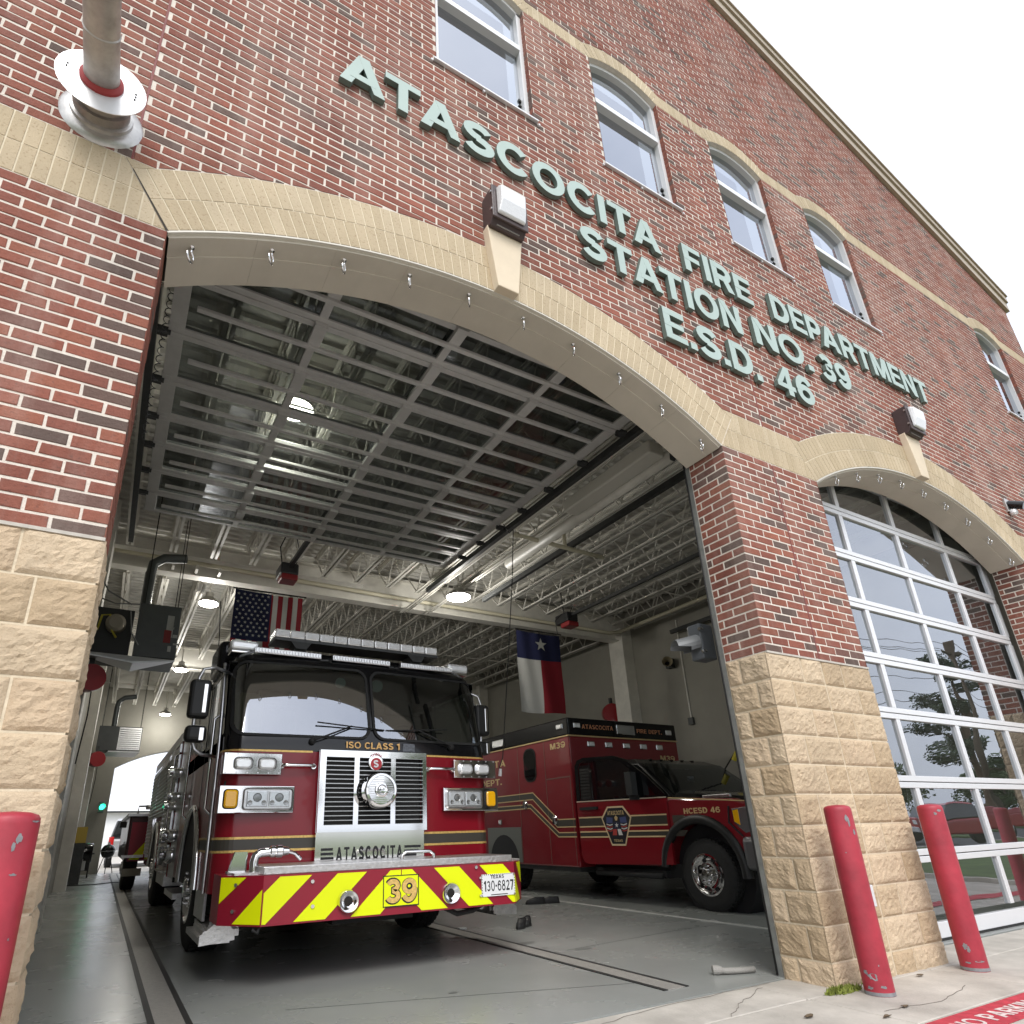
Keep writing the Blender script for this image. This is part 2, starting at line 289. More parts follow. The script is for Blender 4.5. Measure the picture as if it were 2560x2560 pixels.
def glyph(mb,ch,O,U,Vv,N,h,sx=1,w=.2,dep=.01,mi=0,mis=None,serif=0):
    O=Vector(O); U=Vector(U); Vv=Vector(Vv); N=Vector(N); wd,comps=GL[ch]; mis=mi if mis is None else mis
    sk=[1.]
    def mp(p,d): return O+U*((wd/2+(p[0]-wd/2)*sk[0])*h*sx)+Vv*((.5+(p[1]-.5)*sk[0])*h)+N*d
    def put(pts,d):
        n=len(pts); f=[mp(p,d) for p in pts]; b=[mp(p,0) for p in pts]
        mb.poly(f,mi)
        for i in range(n): mb.poly([b[i],b[(i+1)%n],f[(i+1)%n],f[i]],mis)
    for k,(t,p) in enumerate(comps):
        d=dep+k*min(.0006,dep*.08); sk[0]=1-.006*k
        if t=='P':
            put(p,d)
        elif t=='S':
            q=strip(p,w); n=len(p)
            for i in range(n-1):
                mb.poly([mp(q[i],d),mp(q[i+1],d),mp(q[2*n-2-i],d),mp(q[2*n-1-i],d)],mi)
            for i in range(2*n): mb.poly([mp(q[i],0),mp(q[(i+1)%(2*n)],0),mp(q[(i+1)%(2*n)],d),mp(q[i],d)],mis)
        else:
            cx,cy,rx,ry=p; a=arc(cx,cy,rx,ry,0,360,26); b=arc(cx,cy,rx-w/max(sx,.01)*min(sx,1),ry-w*.93,0,360,26)
            for i in range(26):
                mb.poly([mp(a[i],d),mp(a[i+1],d),mp(b[i+1],d),mp(b[i],d)],mi)
                mb.poly([mp(a[i],0),mp(a[i+1],0),mp(a[i+1],d),mp(a[i],d)],mis); mb.poly([mp(b[i],0),mp(b[i+1],0),mp(b[i+1],d),mp(b[i],d)],mis)
    return wd*h*sx
def twidth(s,gap=.1): return sum(GL[c][0] for c in s)+gap*(len(s)-1)
def text(mb,s,O,U,Vv,N,h,width=None,gap=.1,w=.2,dep=.002,mi=0):
    sx=1 if width is None else width/(twidth(s,gap)*h); x=0; O=Vector(O); U=Vector(U)
    for c in s:
        glyph(mb,c,O+U*x,U,Vv,N,h,sx,w,dep,mi); x+=(GL[c][0]+gap)*h*sx
    return mb
# ================================================================ THE FIRE STATION
BC=.2032/3; ZS=2.164; ZB=ZS+27*BC; ZT=ZB+.4064; RISE=.62; DEP=.36
D1=(0.,4.337); D2=(5.658,10.02)
def archp(d): c=(d[1]-d[0])/2; r=(c*c+RISE*RISE)/(2*RISE); return ((d[0]+d[1])/2,ZB+RISE-r,r)
A1=archp(D1); A2=archp(D2)
def arch_z(a,x): return a[1]+math.sqrt(max(0,a[2]**2-(x-a[0])**2))
WX=[1.65,3.478,5.305,7.14,11.74]; WW=.985; WB=ZS+70*BC; WS=ZS+95*BC; WT=ZS+98*BC
wr=(WW*WW/4+.15**2)/.3; WZC=WS+.15-wr
XL,XR=-4.2,13.9
def cap(x): return 13.84-.326*abs(x-2.17)
station=thing('fire_station','red brick fire station with tan stone base, arched bay doors and green wall lettering','fire station')
# --- wall core (mortar shows between the bricks)
xs=set([XL,XR,2.17])
for a,d in ((A1,D1),(A2,D2)):
    for k in range(41): xs.add(round(d[0]+(d[1]-d[0])*k/40,4))
for x in WX:
    for k in range(13): xs.add(round(x+WW*k/12,4))
xs=sorted(xs); wall=MB()
for xa,xb in zip(xs,xs[1:]):
    if xb-xa<1e-4: continue
    xm=(xa+xb)/2; lo=None
    for a,d in ((A1,D1),(A2,D2)):
        if d[0]<xm<d[1]: lo=(arch_z(a,xa),arch_z(a,xb))
    iv=[]
    if lo is None: iv.append(((-.1,-.1),(ZS,ZS),1)); lo=(ZS,ZS)
    w=[x for x in WX if x<xm<x+WW]
    if w:
        h=[WZC+math.sqrt(max(0,wr**2-(q-w[0]-WW/2)**2)) for q in (xa,xb)]
        iv.append((lo,(WB,WB),0)); iv.append((h,(cap(xa),cap(xb)),0))
        wall.poly([(xa,0,h[0]),(xb,0,h[1]),(xb,.16,h[1]),(xa,.16,h[0])],0); wall.poly([(xa,0,WB),(xb,0,WB),(xb,.16,WB),(xa,.16,WB)],0)
    else: iv.append((lo,(cap(xa),cap(xb)),0))
    for l,t,mi in iv:
        wall.poly([(xa,0,l[0]),(xb,0,l[1]),(xb,0,t[1]),(xa,0,t[0])],mi)
        wall.poly([(xa,DEP,l[0]),(xa,DEP,min(t[0],7)),(xb,DEP,min(t[1],7)),(xb,DEP,l[1])],2)
for x in (D1[0],D1[1],D2[0],D2[1]):
    wall.poly([(x,0,ZS),(x,DEP,ZS),(x,DEP,ZB+.02),(x,0,ZB+.02)],0); wall.poly([(x,0,-.1),(x,DEP,-.1),(x,DEP,ZS),(x,0,ZS)],1)
for x in WX:
    for q in (x,x+WW): wall.poly([(q,0,WB),(q,.16,WB),(q,.16,WS),(q,0,WS)],3)
for x in (XL,XR): wall.poly([(x,0,-.1),(x,6,-.1),(x,6,cap(x)),(x,0,cap(x))],0)
wall.poly([(XL,DEP,7),(XR,DEP,7),(XR,DEP+.02,7),(XL,DEP+.02,7)],0)
brickd=M('brick_return',(.16,.05,.04),.85,var=.2,vs=8)
wall.build('wall',[mortar,tmortar,paintw,brickd],station)
# --- bricks
def tone():
    t=random.random(); return random.uniform(0,.74) if t<.86 else random.uniform(.79,1)
def brick_rect(mb,x0,x1,z0,z1,y=None,bev=.0035):
    y=-random.uniform(.0022,.0042) if y is None else y; j=lambda a=.0021: random.uniform(-a,a)
    o=[(x0+j(),z0+j()),(x1+j(),z0+j()),(x1+j(),z1+j()),(x0+j(),z1+j())]
    cx,cz=(x0+x1)/2,(z0+z1)/2
    i_=[(a+math.copysign(bev,cx-a),b+math.copysign(bev,cz-b)) for a,b in o]
    v=[(a,y+j(.0007),b) for a,b in i_]+[(a,y+.0018,b) for a,b in o]+[(a,.004,b) for a,b in o]
    mb.faces(v,[(0,1,2,3)]+[(k,k+4,(k+1)%4+4,(k+1)%4) for k in range(4)]+[(k+4,k+8,(k+1)%4+8,(k+1)%4+4) for k in range(4)])
def clip(poly,a,b,c):
    """keep a*x+b*z+c>=0"""
    out=[]; n=len(poly)
    for i in range(n):
        p,q=poly[i],poly[(i+1)%n]; dp=a*p[0]+b*p[1]+c; dq=a*q[0]+b*q[1]+c
        if dp>=0: out.append(p)
        if dp*dq<0: t=dp/(dp-dq); out.append((p[0]+(q[0]-p[0])*t,p[1]+(q[1]-p[1])*t))
    return out
def area(p): return abs(sum(p[i][0]*p[(i+1)%len(p)][1]-p[(i+1)%len(p)][0]*p[i][1] for i in range(len(p))))/2
stuff=MB(); stuff.tones=True; NB=0
variants={}
def brick_obj(x0,x1,z0,z1):
    """one brick as an object of its own, mesh data shared between alike bricks"""
    key=(round((x1-x0),3),random.randrange(14))
    if key not in variants:
        b=MB(); b.tones=True; b.tone=tone(); brick_rect(b,-(x1-x0)/2,(x1-x0)/2,-(z1-z0)/2,(z1-z0)/2); variants[key]=b.mesh('brick',brick_m)
    o=bpy.data.objects.new('brick',variants[key]); COL.objects.link(o); o.parent=station; o.location=((x0+x1)/2,random.uniform(-.001,.0005),(z0+z1)/2); o.rotation_euler=(0,random.uniform(-.006,.006),0)
discs=[(A1[0],A1[1],A1[2]+.4064,ZB),(A2[0],A2[1],A2[2]+.4064,ZB)]+[(x+WW/2,WZC,wr+.2032,WS) for x in WX]
def put_brick(x0,x1,z0,z1,single=False):
    global NB
    for a,d in ((A1,D1),(A2,D2)):                       # door openings
        if z1<=ZB+.02 and x0<d[1] and x1>d[0]: return
    if z1<WS and z0>=WB-.01:
        for x in WX:
            if x0<x+WW and x1>x:
                if x0<x-.02: put_brick(x0,x-.001,z0,z1)
                if x1>x+WW+.02: put_brick(x+WW+.001,x1,z0,z1)
                return
    if WS-.01<z0<WT-.01: return                         # pale string course
    if ZB-.01<z0<ZT-.01 and (x1<D1[0]+.02 or D1[1]-.02<x0 and x1<D2[0]+.02 or x0>D2[1]-.02): return
    for j in (-.225,5.0):
        if x0<j<x1 and z0>(ZT-.01 if j<0 else ZS-.01):
            if j-x0>.03: put_brick(x0,j-.006,z0,z1,single)
            if x1-j>.03: put_brick(j+.006,x1,z0,z1,single)
            return
    p=[(x0,z0),(x1,z0),(x1,z1),(x0,z1)]; full=True
    for cx,cz,rr,zl in discs:
        if z1<=zl or abs((x0+x1)/2-cx)>rr+.2 or z0>cz+rr: continue
        ins=[math.hypot(a-cx,b-cz)<rr for a,b in p]
        if all(ins): return
        if any(ins):
            dx,dz=(x0+x1)/2-cx,(z0+z1)/2-cz; l=math.hypot(dx,dz); p=clip(p,dx/l,dz/l,-(rr+.006)-(dx*cx+dz*cz)/l); full=False
            if len(p)<3: return
    sg=-.326 if (x0+x1)/2>2.17 else .326
    if z1>min(cap(x0),cap(x1)): p=clip(p,sg,-1,cap(2.17)-sg*2.17-.01); full=False
    if len(p)<3 or area(p)<3e-4: return
    if full and single and NB<300: NB+=1; brick_obj(x0,x1,z0,z1); return
    stuff.tone=tone()
    if full: brick_rect(stuff,x0,x1,z0,z1)
    else:
        y=-random.uniform(.0025,.004); stuff.poly([(a,y,b) for a,b in p])
        for i in range(len(p)): a,b=p[i],p[(i+1)%len(p)]; stuff.poly([(a[0],.002,a[1]),(b[0],.002,b[1]),(b[0],y,b[1]),(a[0],y,a[1])])
BL=.2032; J=.0066
for k in range(0,175):
    z0=ZS+k*BC+J; z1=ZS+(k+1)*BC-J
    if k<27:
        x=0.; first=True                                     # left pier, leftwards
        while x>XL:
            l=BL if not(first and k%2) else BL/2
            put_brick(x-l+J,x-(J if not first else 0),z0,z1,single=x>-.75); x-=l; first=False
        for s0,s1,sgl in ((D1[1],D2[0],True),(D2[1],XR,False)):
            x=s0; first=True
            while x<s1-.03:
                l=BL if not(first and k%2) else BL/2; e=min(x+l,s1)
                put_brick(x+(0 if first else J),e-(J if e<s1-.001 else 0),z0,z1,single=sgl); x+=l; first=False
    else:
        n=math.floor(XL/BL); x=n*BL+(BL/2 if k%2 else 0)
        while x<XR:
            if z0<cap(x+BL/2)+.05: put_brick(max(XL,x+J),min(XR,x+BL-J),z0,z1)
            x+=BL
# bricks on the door reveals and the window jambs
def side_brick(xf,sx,y0,y1,z0,z1):
    """face at x=xf, looking along sx"""
    stuff.tone=tone(); d=random.uniform(.0022,.004)*sx; b=.003
    o=[(y0,z0),(y1,z0),(y1,z1),(y0,z1)]; q=[(y0+b,z0+b),(y1-b,z0+b),(y1-b,z1-b),(y0+b,z1-b)]
    v=[(xf+d,a,c) for a,c in q]+[(xf+d-.0018*sx,a,c) for a,c in o]+[(xf-.002*sx,a,c) for a,c in o]
    stuff.faces(v,[(0,1,2,3)]+[(k,k+4,(k+1)%4+4,(k+1)%4) for k in range(4)]+[(k+4,k+8,(k+1)%4+8,(k+1)%4+4) for k in range(4)])
for xf,sx in ((D1[0],1),(D1[1],-1),(D2[0],1),(D2[1],-1)):
    if xf==D2[0]: sx=1
    for k in range(27):
        y=.0; l=BL/2 if k%2==0 else BL; f=True
        while y<DEP-.02:
            e=min(y+l,DEP); side_brick(xf,sx,y+(-.004 if f else J),e-J,ZS+k*BC+J,ZS+(k+1)*BC-J); y+=l; l=BL; f=False
for x in WX:
    for xf,sx in ((x,1),(x+WW,-1)):
        for k in range(70,95): side_brick(xf,sx,-.004,.094,ZS+k*BC+J,ZS+(k+1)*BC-J)
# --- pale soldier bricks: arches and bands
backing=MB()
def ringback(a,r0,r1,a0,a1,n):
    for k in range(n):
        t0=a0+(a1-a0)*k/n; t1=a0+(a1-a0)*(k+1)/n
        backing.poly([(a[0]+r*math.cos(t),-.0006,a[1]+r*math.sin(t)) for r,t in ((r0,t0),(r0,t1),(r1,t1),(r1,t0))])
tan=MB(); tan.tones=True; TV={}; NT=0
def soldier_mesh(r0,r1,dt,v):
    key=(round(r0,3),v)
    if key not in TV:
        b=MB(); b.tones=True; b.tone=random.random(); y=-.0032
        p=[(r*math.sin(t),r*math.cos(t)) for r,t in ((r0,-dt),(r0,dt),(r1,dt),(r1,-dt))]
        b.poly([(q[0],y,q[1]) for q in p])
        for i in range(4): m,n=p[i],p[(i+1)%4]; b.poly([(m[0],0,m[1]),(n[0],0,n[1]),(n[0],y,n[1]),(m[0],y,m[1])])
        TV[key]=b.mesh('arch_brick',tan_m)
    return TV[key]
def tan_poly(p,y=None):
    tan.tone=random.random(); y=-random.uniform(.0025,.0038) if y is None else y; tan.poly([(a,y,b) for a,b in p])
    for i in range(len(p)): a,b=p[i],p[(i+1)%len(p)]; tan.poly([(a[0],0,a[1]),(b[0],0,b[1]),(b[0],y,b[1]),(a[0],y,a[1])])
def soldier_arch(a,half,r0,rows,singles):
    global NT
    th=math.asin(half/a[2]); ringback(a,r0,r0+rows*.2032,PI/2-th,PI/2+th,60)
    for row in range(rows):
        ra=r0+row*.2032+.004; rb=ra+.1952; n=round(2*th*(ra+.1)/.0707); dt=th/n
        for k in range(n):
            t=-th+(2*k+1)*dt; g=.0042/ra
            if singles and NT<300:
                NT+=1; o=bpy.data.objects.new('arch_brick',soldier_mesh(ra,rb,dt-g,random.randrange(7))); COL.objects.link(o); o.parent=station
                o.location=(a[0],random.uniform(-.0008,.0004),a[1]); o.rotation_euler=(0,t,0)
            else: tan_poly([(a[0]+r*math.sin(q),a[1]+r*math.cos(q)) for r,q in ((ra,t-dt+g),(ra,t+dt-g),(rb,t+dt-g),(rb,t-dt+g))])
def rad_clip(p,a,xs_,keep_left):
    """cut a band brick along the arch's end joint"""
    dx,dz=xs_-a[0],ZB-a[1]; l=math.hypot(dx,dz); nx,nz=-dz/l,dx/l
    if keep_left==(nx>0): nx,nz=-nx,-nz
    return clip(p,nx,nz,-(nx*xs_+nz*ZB)-.005)
def band(x0,x1,cuts,singles):
    global NT
    p=[(x0-.2,ZB),(x1+.2,ZB),(x1+.2,ZT),(x0-.2,ZT)]
    for c in cuts: p=rad_clip(p,*c)
    backing.poly([(a,-.0006,b) for a,b in p])
    for row in range(2):
        x=x0-.30
        while x<x1+.30:
            q=[(x+.0042,ZB+row*.2032+.004),(x+.0635,ZB+row*.2032+.004),(x+.0635,ZB+(row+1)*.2032-.004),(x+.0042,ZB+(row+1)*.2032-.004)]
            ar=area(q)
            for c in cuts:
                q=rad_clip(q,*c) if len(q)>2 else q
            if len(q)>2 and area(q)>2e-4:
                if singles and NT<300 and abs(area(q)-ar)<1e-7 and x>-1.0:
                    NT+=1; key=('band',random.randrange(7))
                    if key not in TV:
                        b=MB(); b.tones=True; b.tone=random.random(); b.box(-.0297,.0297,-.0032,0,-.0976,.0976); TV[key]=b.mesh('band_brick',tan_m)
                    o=bpy.data.objects.new('band_brick',TV[key]); COL.objects.link(o); o.parent=station; o.location=(x+.0339,random.uniform(-.0008,.0004),ZB+row*.2032+.1016)
                else: tan_poly(q)
            x+=.0677
band(XL+.3,0,[(A1,D1[0],True)],True); band(D1[1],D2[0],[(A1,D1[1],False),(A2,D2[0],True)],True); band(D2[1],XR-.35,[(A2,D2[1],False)],False)
for a,xe in ((A1,D1[0]),(A1,D1[1]),(A2,D2[0]),(A2,D2[1])):
    dx,dz=xe-a[0],ZB-a[1]; l=math.hypot(dx,dz); e=(xe+dx/l*.4064,ZB+dz/l*.4064); k=(ZT-ZB)/(dz/l); f=(xe+dx/l*k,ZT); rr=a[2]+.4064; g_=(a[0]+math.copysign(math.sqrt(rr*rr-(ZT-a[1])**2),dx),ZT)
    tan_poly([e,f,g_])
soldier_arch(A1,(D1[1]-D1[0])/2,A1[2],2,True); soldier_arch(A2,(D2[1]-D2[0])/2,A2[2],2,True)
x=XL
while x<XR-.03:
    c=x+.034
    if not any(w-.01<c<w+WW+.01 for w in WX):
        tan_poly([(x+.004,WS+.004),(x+.0635,WS+.004),(x+.0635,WT-.004),(x+.004,WT-.004)])
    x+=.0677
for x in WX: soldier_arch((x+WW/2,WZC,wr),WW/2,wr,1,False)
seg=[XL]+[q for x in WX for q in (x,x+WW)]+[XR]
for a,b in zip(seg[::2],seg[1::2]): backing.poly([(a,-.0006,WS),(b,-.0006,WS),(b,-.0006,WT),(a,-.0006,WT)])
tag(backing.build('joint_backing',creamj,station),kind='stuff')
tag(tan.build('soldier_brickwork',tan_m,station),kind='stuff'); tag(stuff.build('brickwork',brick_m,station),kind='stuff')
# --- split-face stone base
def stone(u0,u1,z0,z1,face,xf=0):
    nx=max(6,int((u1-u0)/.0165)); nz=12; vs=[]; sd_=random.uniform(0,99)
    for b in range(nz+1):
        for a in range(nx+1):
            u=u0+(u1-u0)*a/nx; z=z0+(z1-z0)*b/nz
            e=min(a,nx-a,b,nz-b); d=.0015 if e==0 else (.011 if e==1 else .014)
            if e: d+=(.006*noise.noise((u*10+sd_,z*13,xf))+.007*noise.noise((u*26,z*34+sd_,xf))+.005*noise.noise((u*60+sd_,z*75,xf)))*(1 if e>1 else .6); u+=random.uniform(-.003,.003); z+=random.uniform(-.003,.003)
            vs.append((u,-d,z) if face=='f' else (xf+d*(-1 if face=='l' else 1),u,z))
    fs=[(b*(nx+1)+a,b*(nx+1)+a+1,(b+1)*(nx+1)+a+1,(b+1)*(nx+1)+a) for b in range(nz) for a in range(nx)]
    m=MB(); m.tones=True; m.tone=random.random(); m.faces(vs,fs)
    c=((u0+u1)/2,0,(z0+z1)/2) if face=='f' else (xf,(u0+u1)/2,(z0+z1)/2)
    m.build('stone_block',stone_m,station,o=c)
for k in range(11):
    z1=ZS-k*.2032-.005; z0=ZS-(k+1)*.2032+.005; e=k%2==0
    cuts=[-.015,.40,.66] if e else [-.015,.235,.66]
    for a,b in zip(cuts,cuts[1:]):
        stone(D1[1]+a+.004,D1[1]+b-.006,z0,z1,'f'); stone(D2[0]-b+.006,D2[0]-a-.004,z0,z1,'f')
    for xf,f in ((D1[1],'l'),(D1[0],'r'),(D2[0],'r'),(D2[1],'l')):
        c2=[0,.24,.36] if e else [0,.13,.36]
        for a,b in zip(c2,c2[1:]): stone(a+.003,b-.004,z0,z1,f,xf)
    x=.015; l=.30 if e else .22
    while x>-2.4: stone(x-l+.005,x-.005,z0,z1,'f'); x-=l; l=.4064
    x=D2[1]-.015; l=.40 if e else .235
    while x<XR-.4: stone(x+.005,x+l-.005,z0,z1,'f'); x+=l; l=.4064
# mortar fillet above the stone, sealant joints
for a,b in ((XL,.004),(D1[1]-.004,D2[0]+.004),(D2[1]-.004,XR)): MB().box(a,b,-.014,.004,ZS-.009,ZS+.006).build('mortar_fillet',M('fillet_mortar',(.48,.45,.40),.9,var=.15,vs=20),station)
sj=M('red_sealant',(.20,.055,.05),.7,var=.15,vs=30)
for j,z0,z1 in ((-.225,ZT,cap(-.225)),(5.0,ZS,ZB),(5.0,ZT,cap(5))):
    m=MB(); m.box(j-.006,j+.006,-.0032,.003,z0,z1-.02); m.build('sealant_joint',sj,station)
# coping along the gable parapet
m=MB()
for sx,x1 in ((1,XR+.06),(-1,XL)):
    for yy,za,zb in ((-.055,-.02,.17),(-.085,.17,.30),(-.11,.30,.34)):
        p=[]
        for x,dz in ((2.17,za),(x1,za),(x1,zb),(2.17,zb)): p.append((x,yy,cap(x)+dz))
        m.prism(p,(0,.6,0))
m.build('coping',capm,station)
# --- windows
fr=M('window_frame',(.74,.75,.76),.35,.15)
for x in WX:
    cx=x+WW/2; hd=lambda u,r=0: WZC+math.sqrt((wr-r)**2-(u-cx)**2)
    m=MB(); fy0,fy1=.045,.12; t=.05
    m.box(x,x+t,fy0,fy1,WB,WS); m.box(x+WW-t,x+WW,fy0,fy1,WB,WS); m.box(x+t,x+WW-t,fy0,fy1,WB,WB+t)
    n=12
    for k in range(n):
        u0_,u1_=x+WW*k/n,x+WW*(k+1)/n
        m.prism([(u0_,fy0,hd(u0_)-.002),(u1_,fy0,hd(u1_)-.002),(u1_,fy0,hd(u1_)-t),(u0_,fy0,hd(u0_)-t)],(0,fy1-fy0,0))
    win=m.build('window',fr,station,o=(cx,.08,WB))
    MB().box(x+t,x+WW-t,fy0-.012,fy1,8.0-.035,8.0+.035).build('transom',fr,win)
    g=MB(); g.poly([(x+t,.098,WB+t),(x+WW-t,.098,WB+t),(x+WW-t,.098,7.965),(x+t,.098,7.965)]); g.build('pane',glassw,win)
    g=MB(); us=[x+t+(WW-2*t)*k/10 for k in range(11)]
    g.poly([(x+t,.098,8.035),(x+WW-t,.098,8.035)]+[(u,.098,hd(u)-t) for u in us[::-1]]); g.build('pane',glassw,win)
    MB().box(x-.03,x+WW+.03,-.03,.05,WB-.012,WB+.006).build('sill',aluw,win)
    g=MB(); g.box(x+.02,x+WW-.02,.3,.31,WB-.1,WS+.3); g.build('dim_room_panel',M('dim_room',(.10,.11,.13),.9),win)  # flat sheet behind the panes, its dark colour stands in for the unlit room
    c=MB(); c.box(x+WW-t-.03,x+WW-t,.085,.1,7.27,7.30); c.box(x+WW-t-.03,x+WW-t,.085,.1,7.2,7.22); c.build('latch',blackm,win)
    b=MB()
    for q in (-.045,.45,WW+.045): b.cyl((x+q,-.02,WB-.03),(x+q,0,WB-.03),.012,n=8)
    b.build('bolt',aluw,win)
# --- soffits under the bay arches, with hooks
def soffit(a,d):
    th=math.asin((d[1]-d[0])/2/a[2]); n=9
    for k in range(n):
        t0=-th+2*th*k/n+.00012; t1=-th+2*th*(k+1)/n-.00012; m=MB(); q=5
        for i in range(q):
            ta=t0+(t1-t0)*i/q; tb=t0+(t1-t0)*(i+1)/q
            P=lambda r,t,y:(a[0]+r*math.sin(t),y,a[1]+r*math.cos(t))
            r1,r0_=a[2]-.001,a[2]-.028
            m.poly([P(r0_,ta,.018),P(r0_,tb,.018),P(r0_,tb,.15),P(r0_,ta,.15)]); m.poly([P(r0_-.004,ta,.152),P(r0_-.004,tb,.152),P(r0_-.004,tb,DEP+.01),P(r0_-.004,ta,DEP+.01)])
            m.poly([P(r0_,ta,.15),P(r0_,tb,.15),P(r0_-.004,tb,.152),P(r0_-.004,ta,.152)])
            m.poly([P(r1,ta,.018),P(r1,tb,.018),P(r0_,tb,.018),P(r0_,ta,.018)]); m.poly([P(r1,ta,DEP+.01),P(r1,tb,DEP+.01),P(r0_-.004,tb,DEP+.01),P(r0_-.004,ta,DEP+.01)])
        m.build('soffit_panel',eifs,station)
    m=MB(); P=lambda r,t,y:(a[0]+r*math.sin(t),y,a[1]+r*math.cos(t))
    for i in range(40):
        ta=-th+2*th*i/40; tb=-th+2*th*(i+1)/40
        m.poly([P(a[2]-.001,ta,-.004),P(a[2]-.001,tb,-.004),P(a[2]-.012,tb,-.004),P(a[2]-.012,ta,-.004)]); m.poly([P(a[2]-.012,ta,-.004),P(a[2]-.012,tb,-.004),P(a[2]-.012,tb,.02),P(a[2]-.012,ta,.02)])
    m.build('drip_edge',M('drip_edge_metal',(.62,.59,.52),.4),station)
    for k in range(10):
        t=-th+2*th*(k+.28)/9.6
        if t>th-.01: continue
        c=Vector(P(a[2]-.028,t,.085)); h=[c+Vector((0,0,.012)),c+Vector((0,0,-.035))]+[c+Vector((.018*math.sin(R(q)),.026*math.sin(R(q)),-.067+.032*math.cos(R(q)))) for q in range(0,310,30)]
        m=MB(); m.tube(h,.0068,7); m.lathe(c,(0,0,-1),[(.016,-.004),(.016,.004)],10); m.build('hook',chrome,station,smooth=1)
soffit(A1,D1); soffit(A2,D2)
m=MB(); dx,dz=D1[0]-A1[0],ZB-A1[1]; l=math.hypot(dx,dz); ux,uz=dx/l,dz/l
m.poly([(D1[0]-.006,-.0052,ZB),(D1[0]+.010,-.0052,ZB),(D1[0]+ux*.4+.004,-.0052,ZB+uz*.4),(D1[0]+ux*.4-.002,-.0052,ZB+uz*.4)]); m.build('open_joint',M('dark_gap',(.05,.04,.03),.9),station)
# keystones
for a in (A1,A2):
    zt=5.165; zb=a[1]+a[2]-.012
    p=[(a[0]-.155,zt),(a[0]+.155,zt),(a[0]+.088,zb),(a[0]-.088,zb)]
    m=MB(); m.prism([(q[0],-.07,q[1]) for q in p],(0,.07,0)); m.build('keystone',cast,station,bevel=.006)
# --- steel jamb angles
for d in (D1,D2):
    for x0,x1 in (((d[1]-.075,d[1]),) if d is D1 else ()):
        m=MB(); m.box(d[1]-.006,d[1]+.03,DEP+.002,DEP+.042,0,ZB+.35); j=m.build('door_jamb',M('jamb_grey',(.20,.205,.195),.5,.2,var=.25,vs=8),station,o=(x0,DEP,0))
        m=MB(); m.tube([(d[1]-.004,DEP+.045,0.01),(d[1]-.004,DEP+.045,ZB+.3)],.009,8); m.build('weather_seal',blackm,j,smooth=1)
# --- overhead doors
HL=[.05,.66,1.29,1.93,2.48,3.06,3.62,4.165,4.72]
def pane_quad(p,mat,par):
    g=MB(); g.poly(p); return g.build('pane',mat,par)
X2=[5.70,6.815,7.945,9.07,10.04]
m=MB()
for i,z in enumerate(HL):
    if i==0: m.box(X2[0],X2[-1],.43,.48,.02,.14)
    else: m.box(X2[0],X2[-1],.425,.48,z+.004,z+.055); m.box(X2[0],X2[-1],.425,.48,z-.055,z-.004)
for x in X2:
    for i in range(len(HL)-1): m.box(x-(.035 if x<10 else .075),x+.035,.428,.478,HL[i]+(.055 if i else .14),HL[i+1]-.055)
d2=m.build('overhead_door',aluw,station,bevel=.004,o=(7.95,.45,0)); tag(d2,'closed glazed bay door with white aluminium frame')
for i in range(len(HL)-1):
    for a,b in zip(X2,X2[1:]):
        z0=HL[i]+(.055 if i else .14); z1=HL[i+1]-.055; e=random.uniform(-.0022,.0022); f=random.uniform(-.002,.002)
        pane_quad([(a+.035,.452+e,z0),(b-.035,.452+f,z0),(b-.035,.452-e,z1),(a+.035,.452-f,z1)],glassd,d2)
MB().box(X2[0],X2[-1],.43,.47,0,.02).build('bottom_seal',blackm,d2)
# the open door, parked flat under the ceiling
YL=[.62,1.11,1.74,2.38,2.96,3.49,4.03,4.57,5.08]; ZD=4.86; X1=[.10,1.13,2.18,3.23,4.26]
m=MB()
for i,y in enumerate(YL):
    if i<len(YL)-1: m.box(X1[0]-.07,X1[-1]+.07,y+.004,y+.062,ZD,ZD+.05)
    if i: m.box(X1[0]-.07,X1[-1]+.07,y-.062,y-.004,ZD,ZD+.05)
for x in X1:
    w=.035 if x not in (X1[0],X1[-1]) else .06
    for a,b in zip(YL,YL[1:]): m.box(x-w,x+w,a+.062,b-.062,ZD,ZD+.05)
d1=m.build('overhead_door',alu,station,bevel=.004,o=(2.18,.6,ZD)); tag(d1,'open glazed bay door parked flat under the ceiling')
for a,b in zip(YL,YL[1:]):
    for p,q in zip(X1,X1[1:]): pane_quad([(p+.035,a+.062,ZD+.02),(p+.035,b-.062,ZD+.02),(q-.035,b-.062,ZD+.02),(q-.035,a+.062,ZD+.02)],glasso,d1)
    ym=a+(b-a)*.36
    s=MB(); s.box(X1[0]+.12,X1[-1]-.12,ym-.02,ym+.02,ZD-.075,ZD-.045); s.build('strut',alu,d1,bevel=.003)
    for x in X1[1:-1]: MB().box(x-.05,x+.05,a-.02,ym+.03,ZD-.045,ZD-.002).build('hinge_plate',alu,d1)
    s=MB()
    for x in (X1[0]-.1,X1[-1]+.1): s.box(x-.04,x+.04,a-.05,a+.05,ZD-.035,ZD-.01); s.cyl((x-.06,a,ZD-.02),(x+.06,a,ZD-.02),.022,n=10)
    tag(s.build('roller_hinge',darkm,d1),kind='stuff')
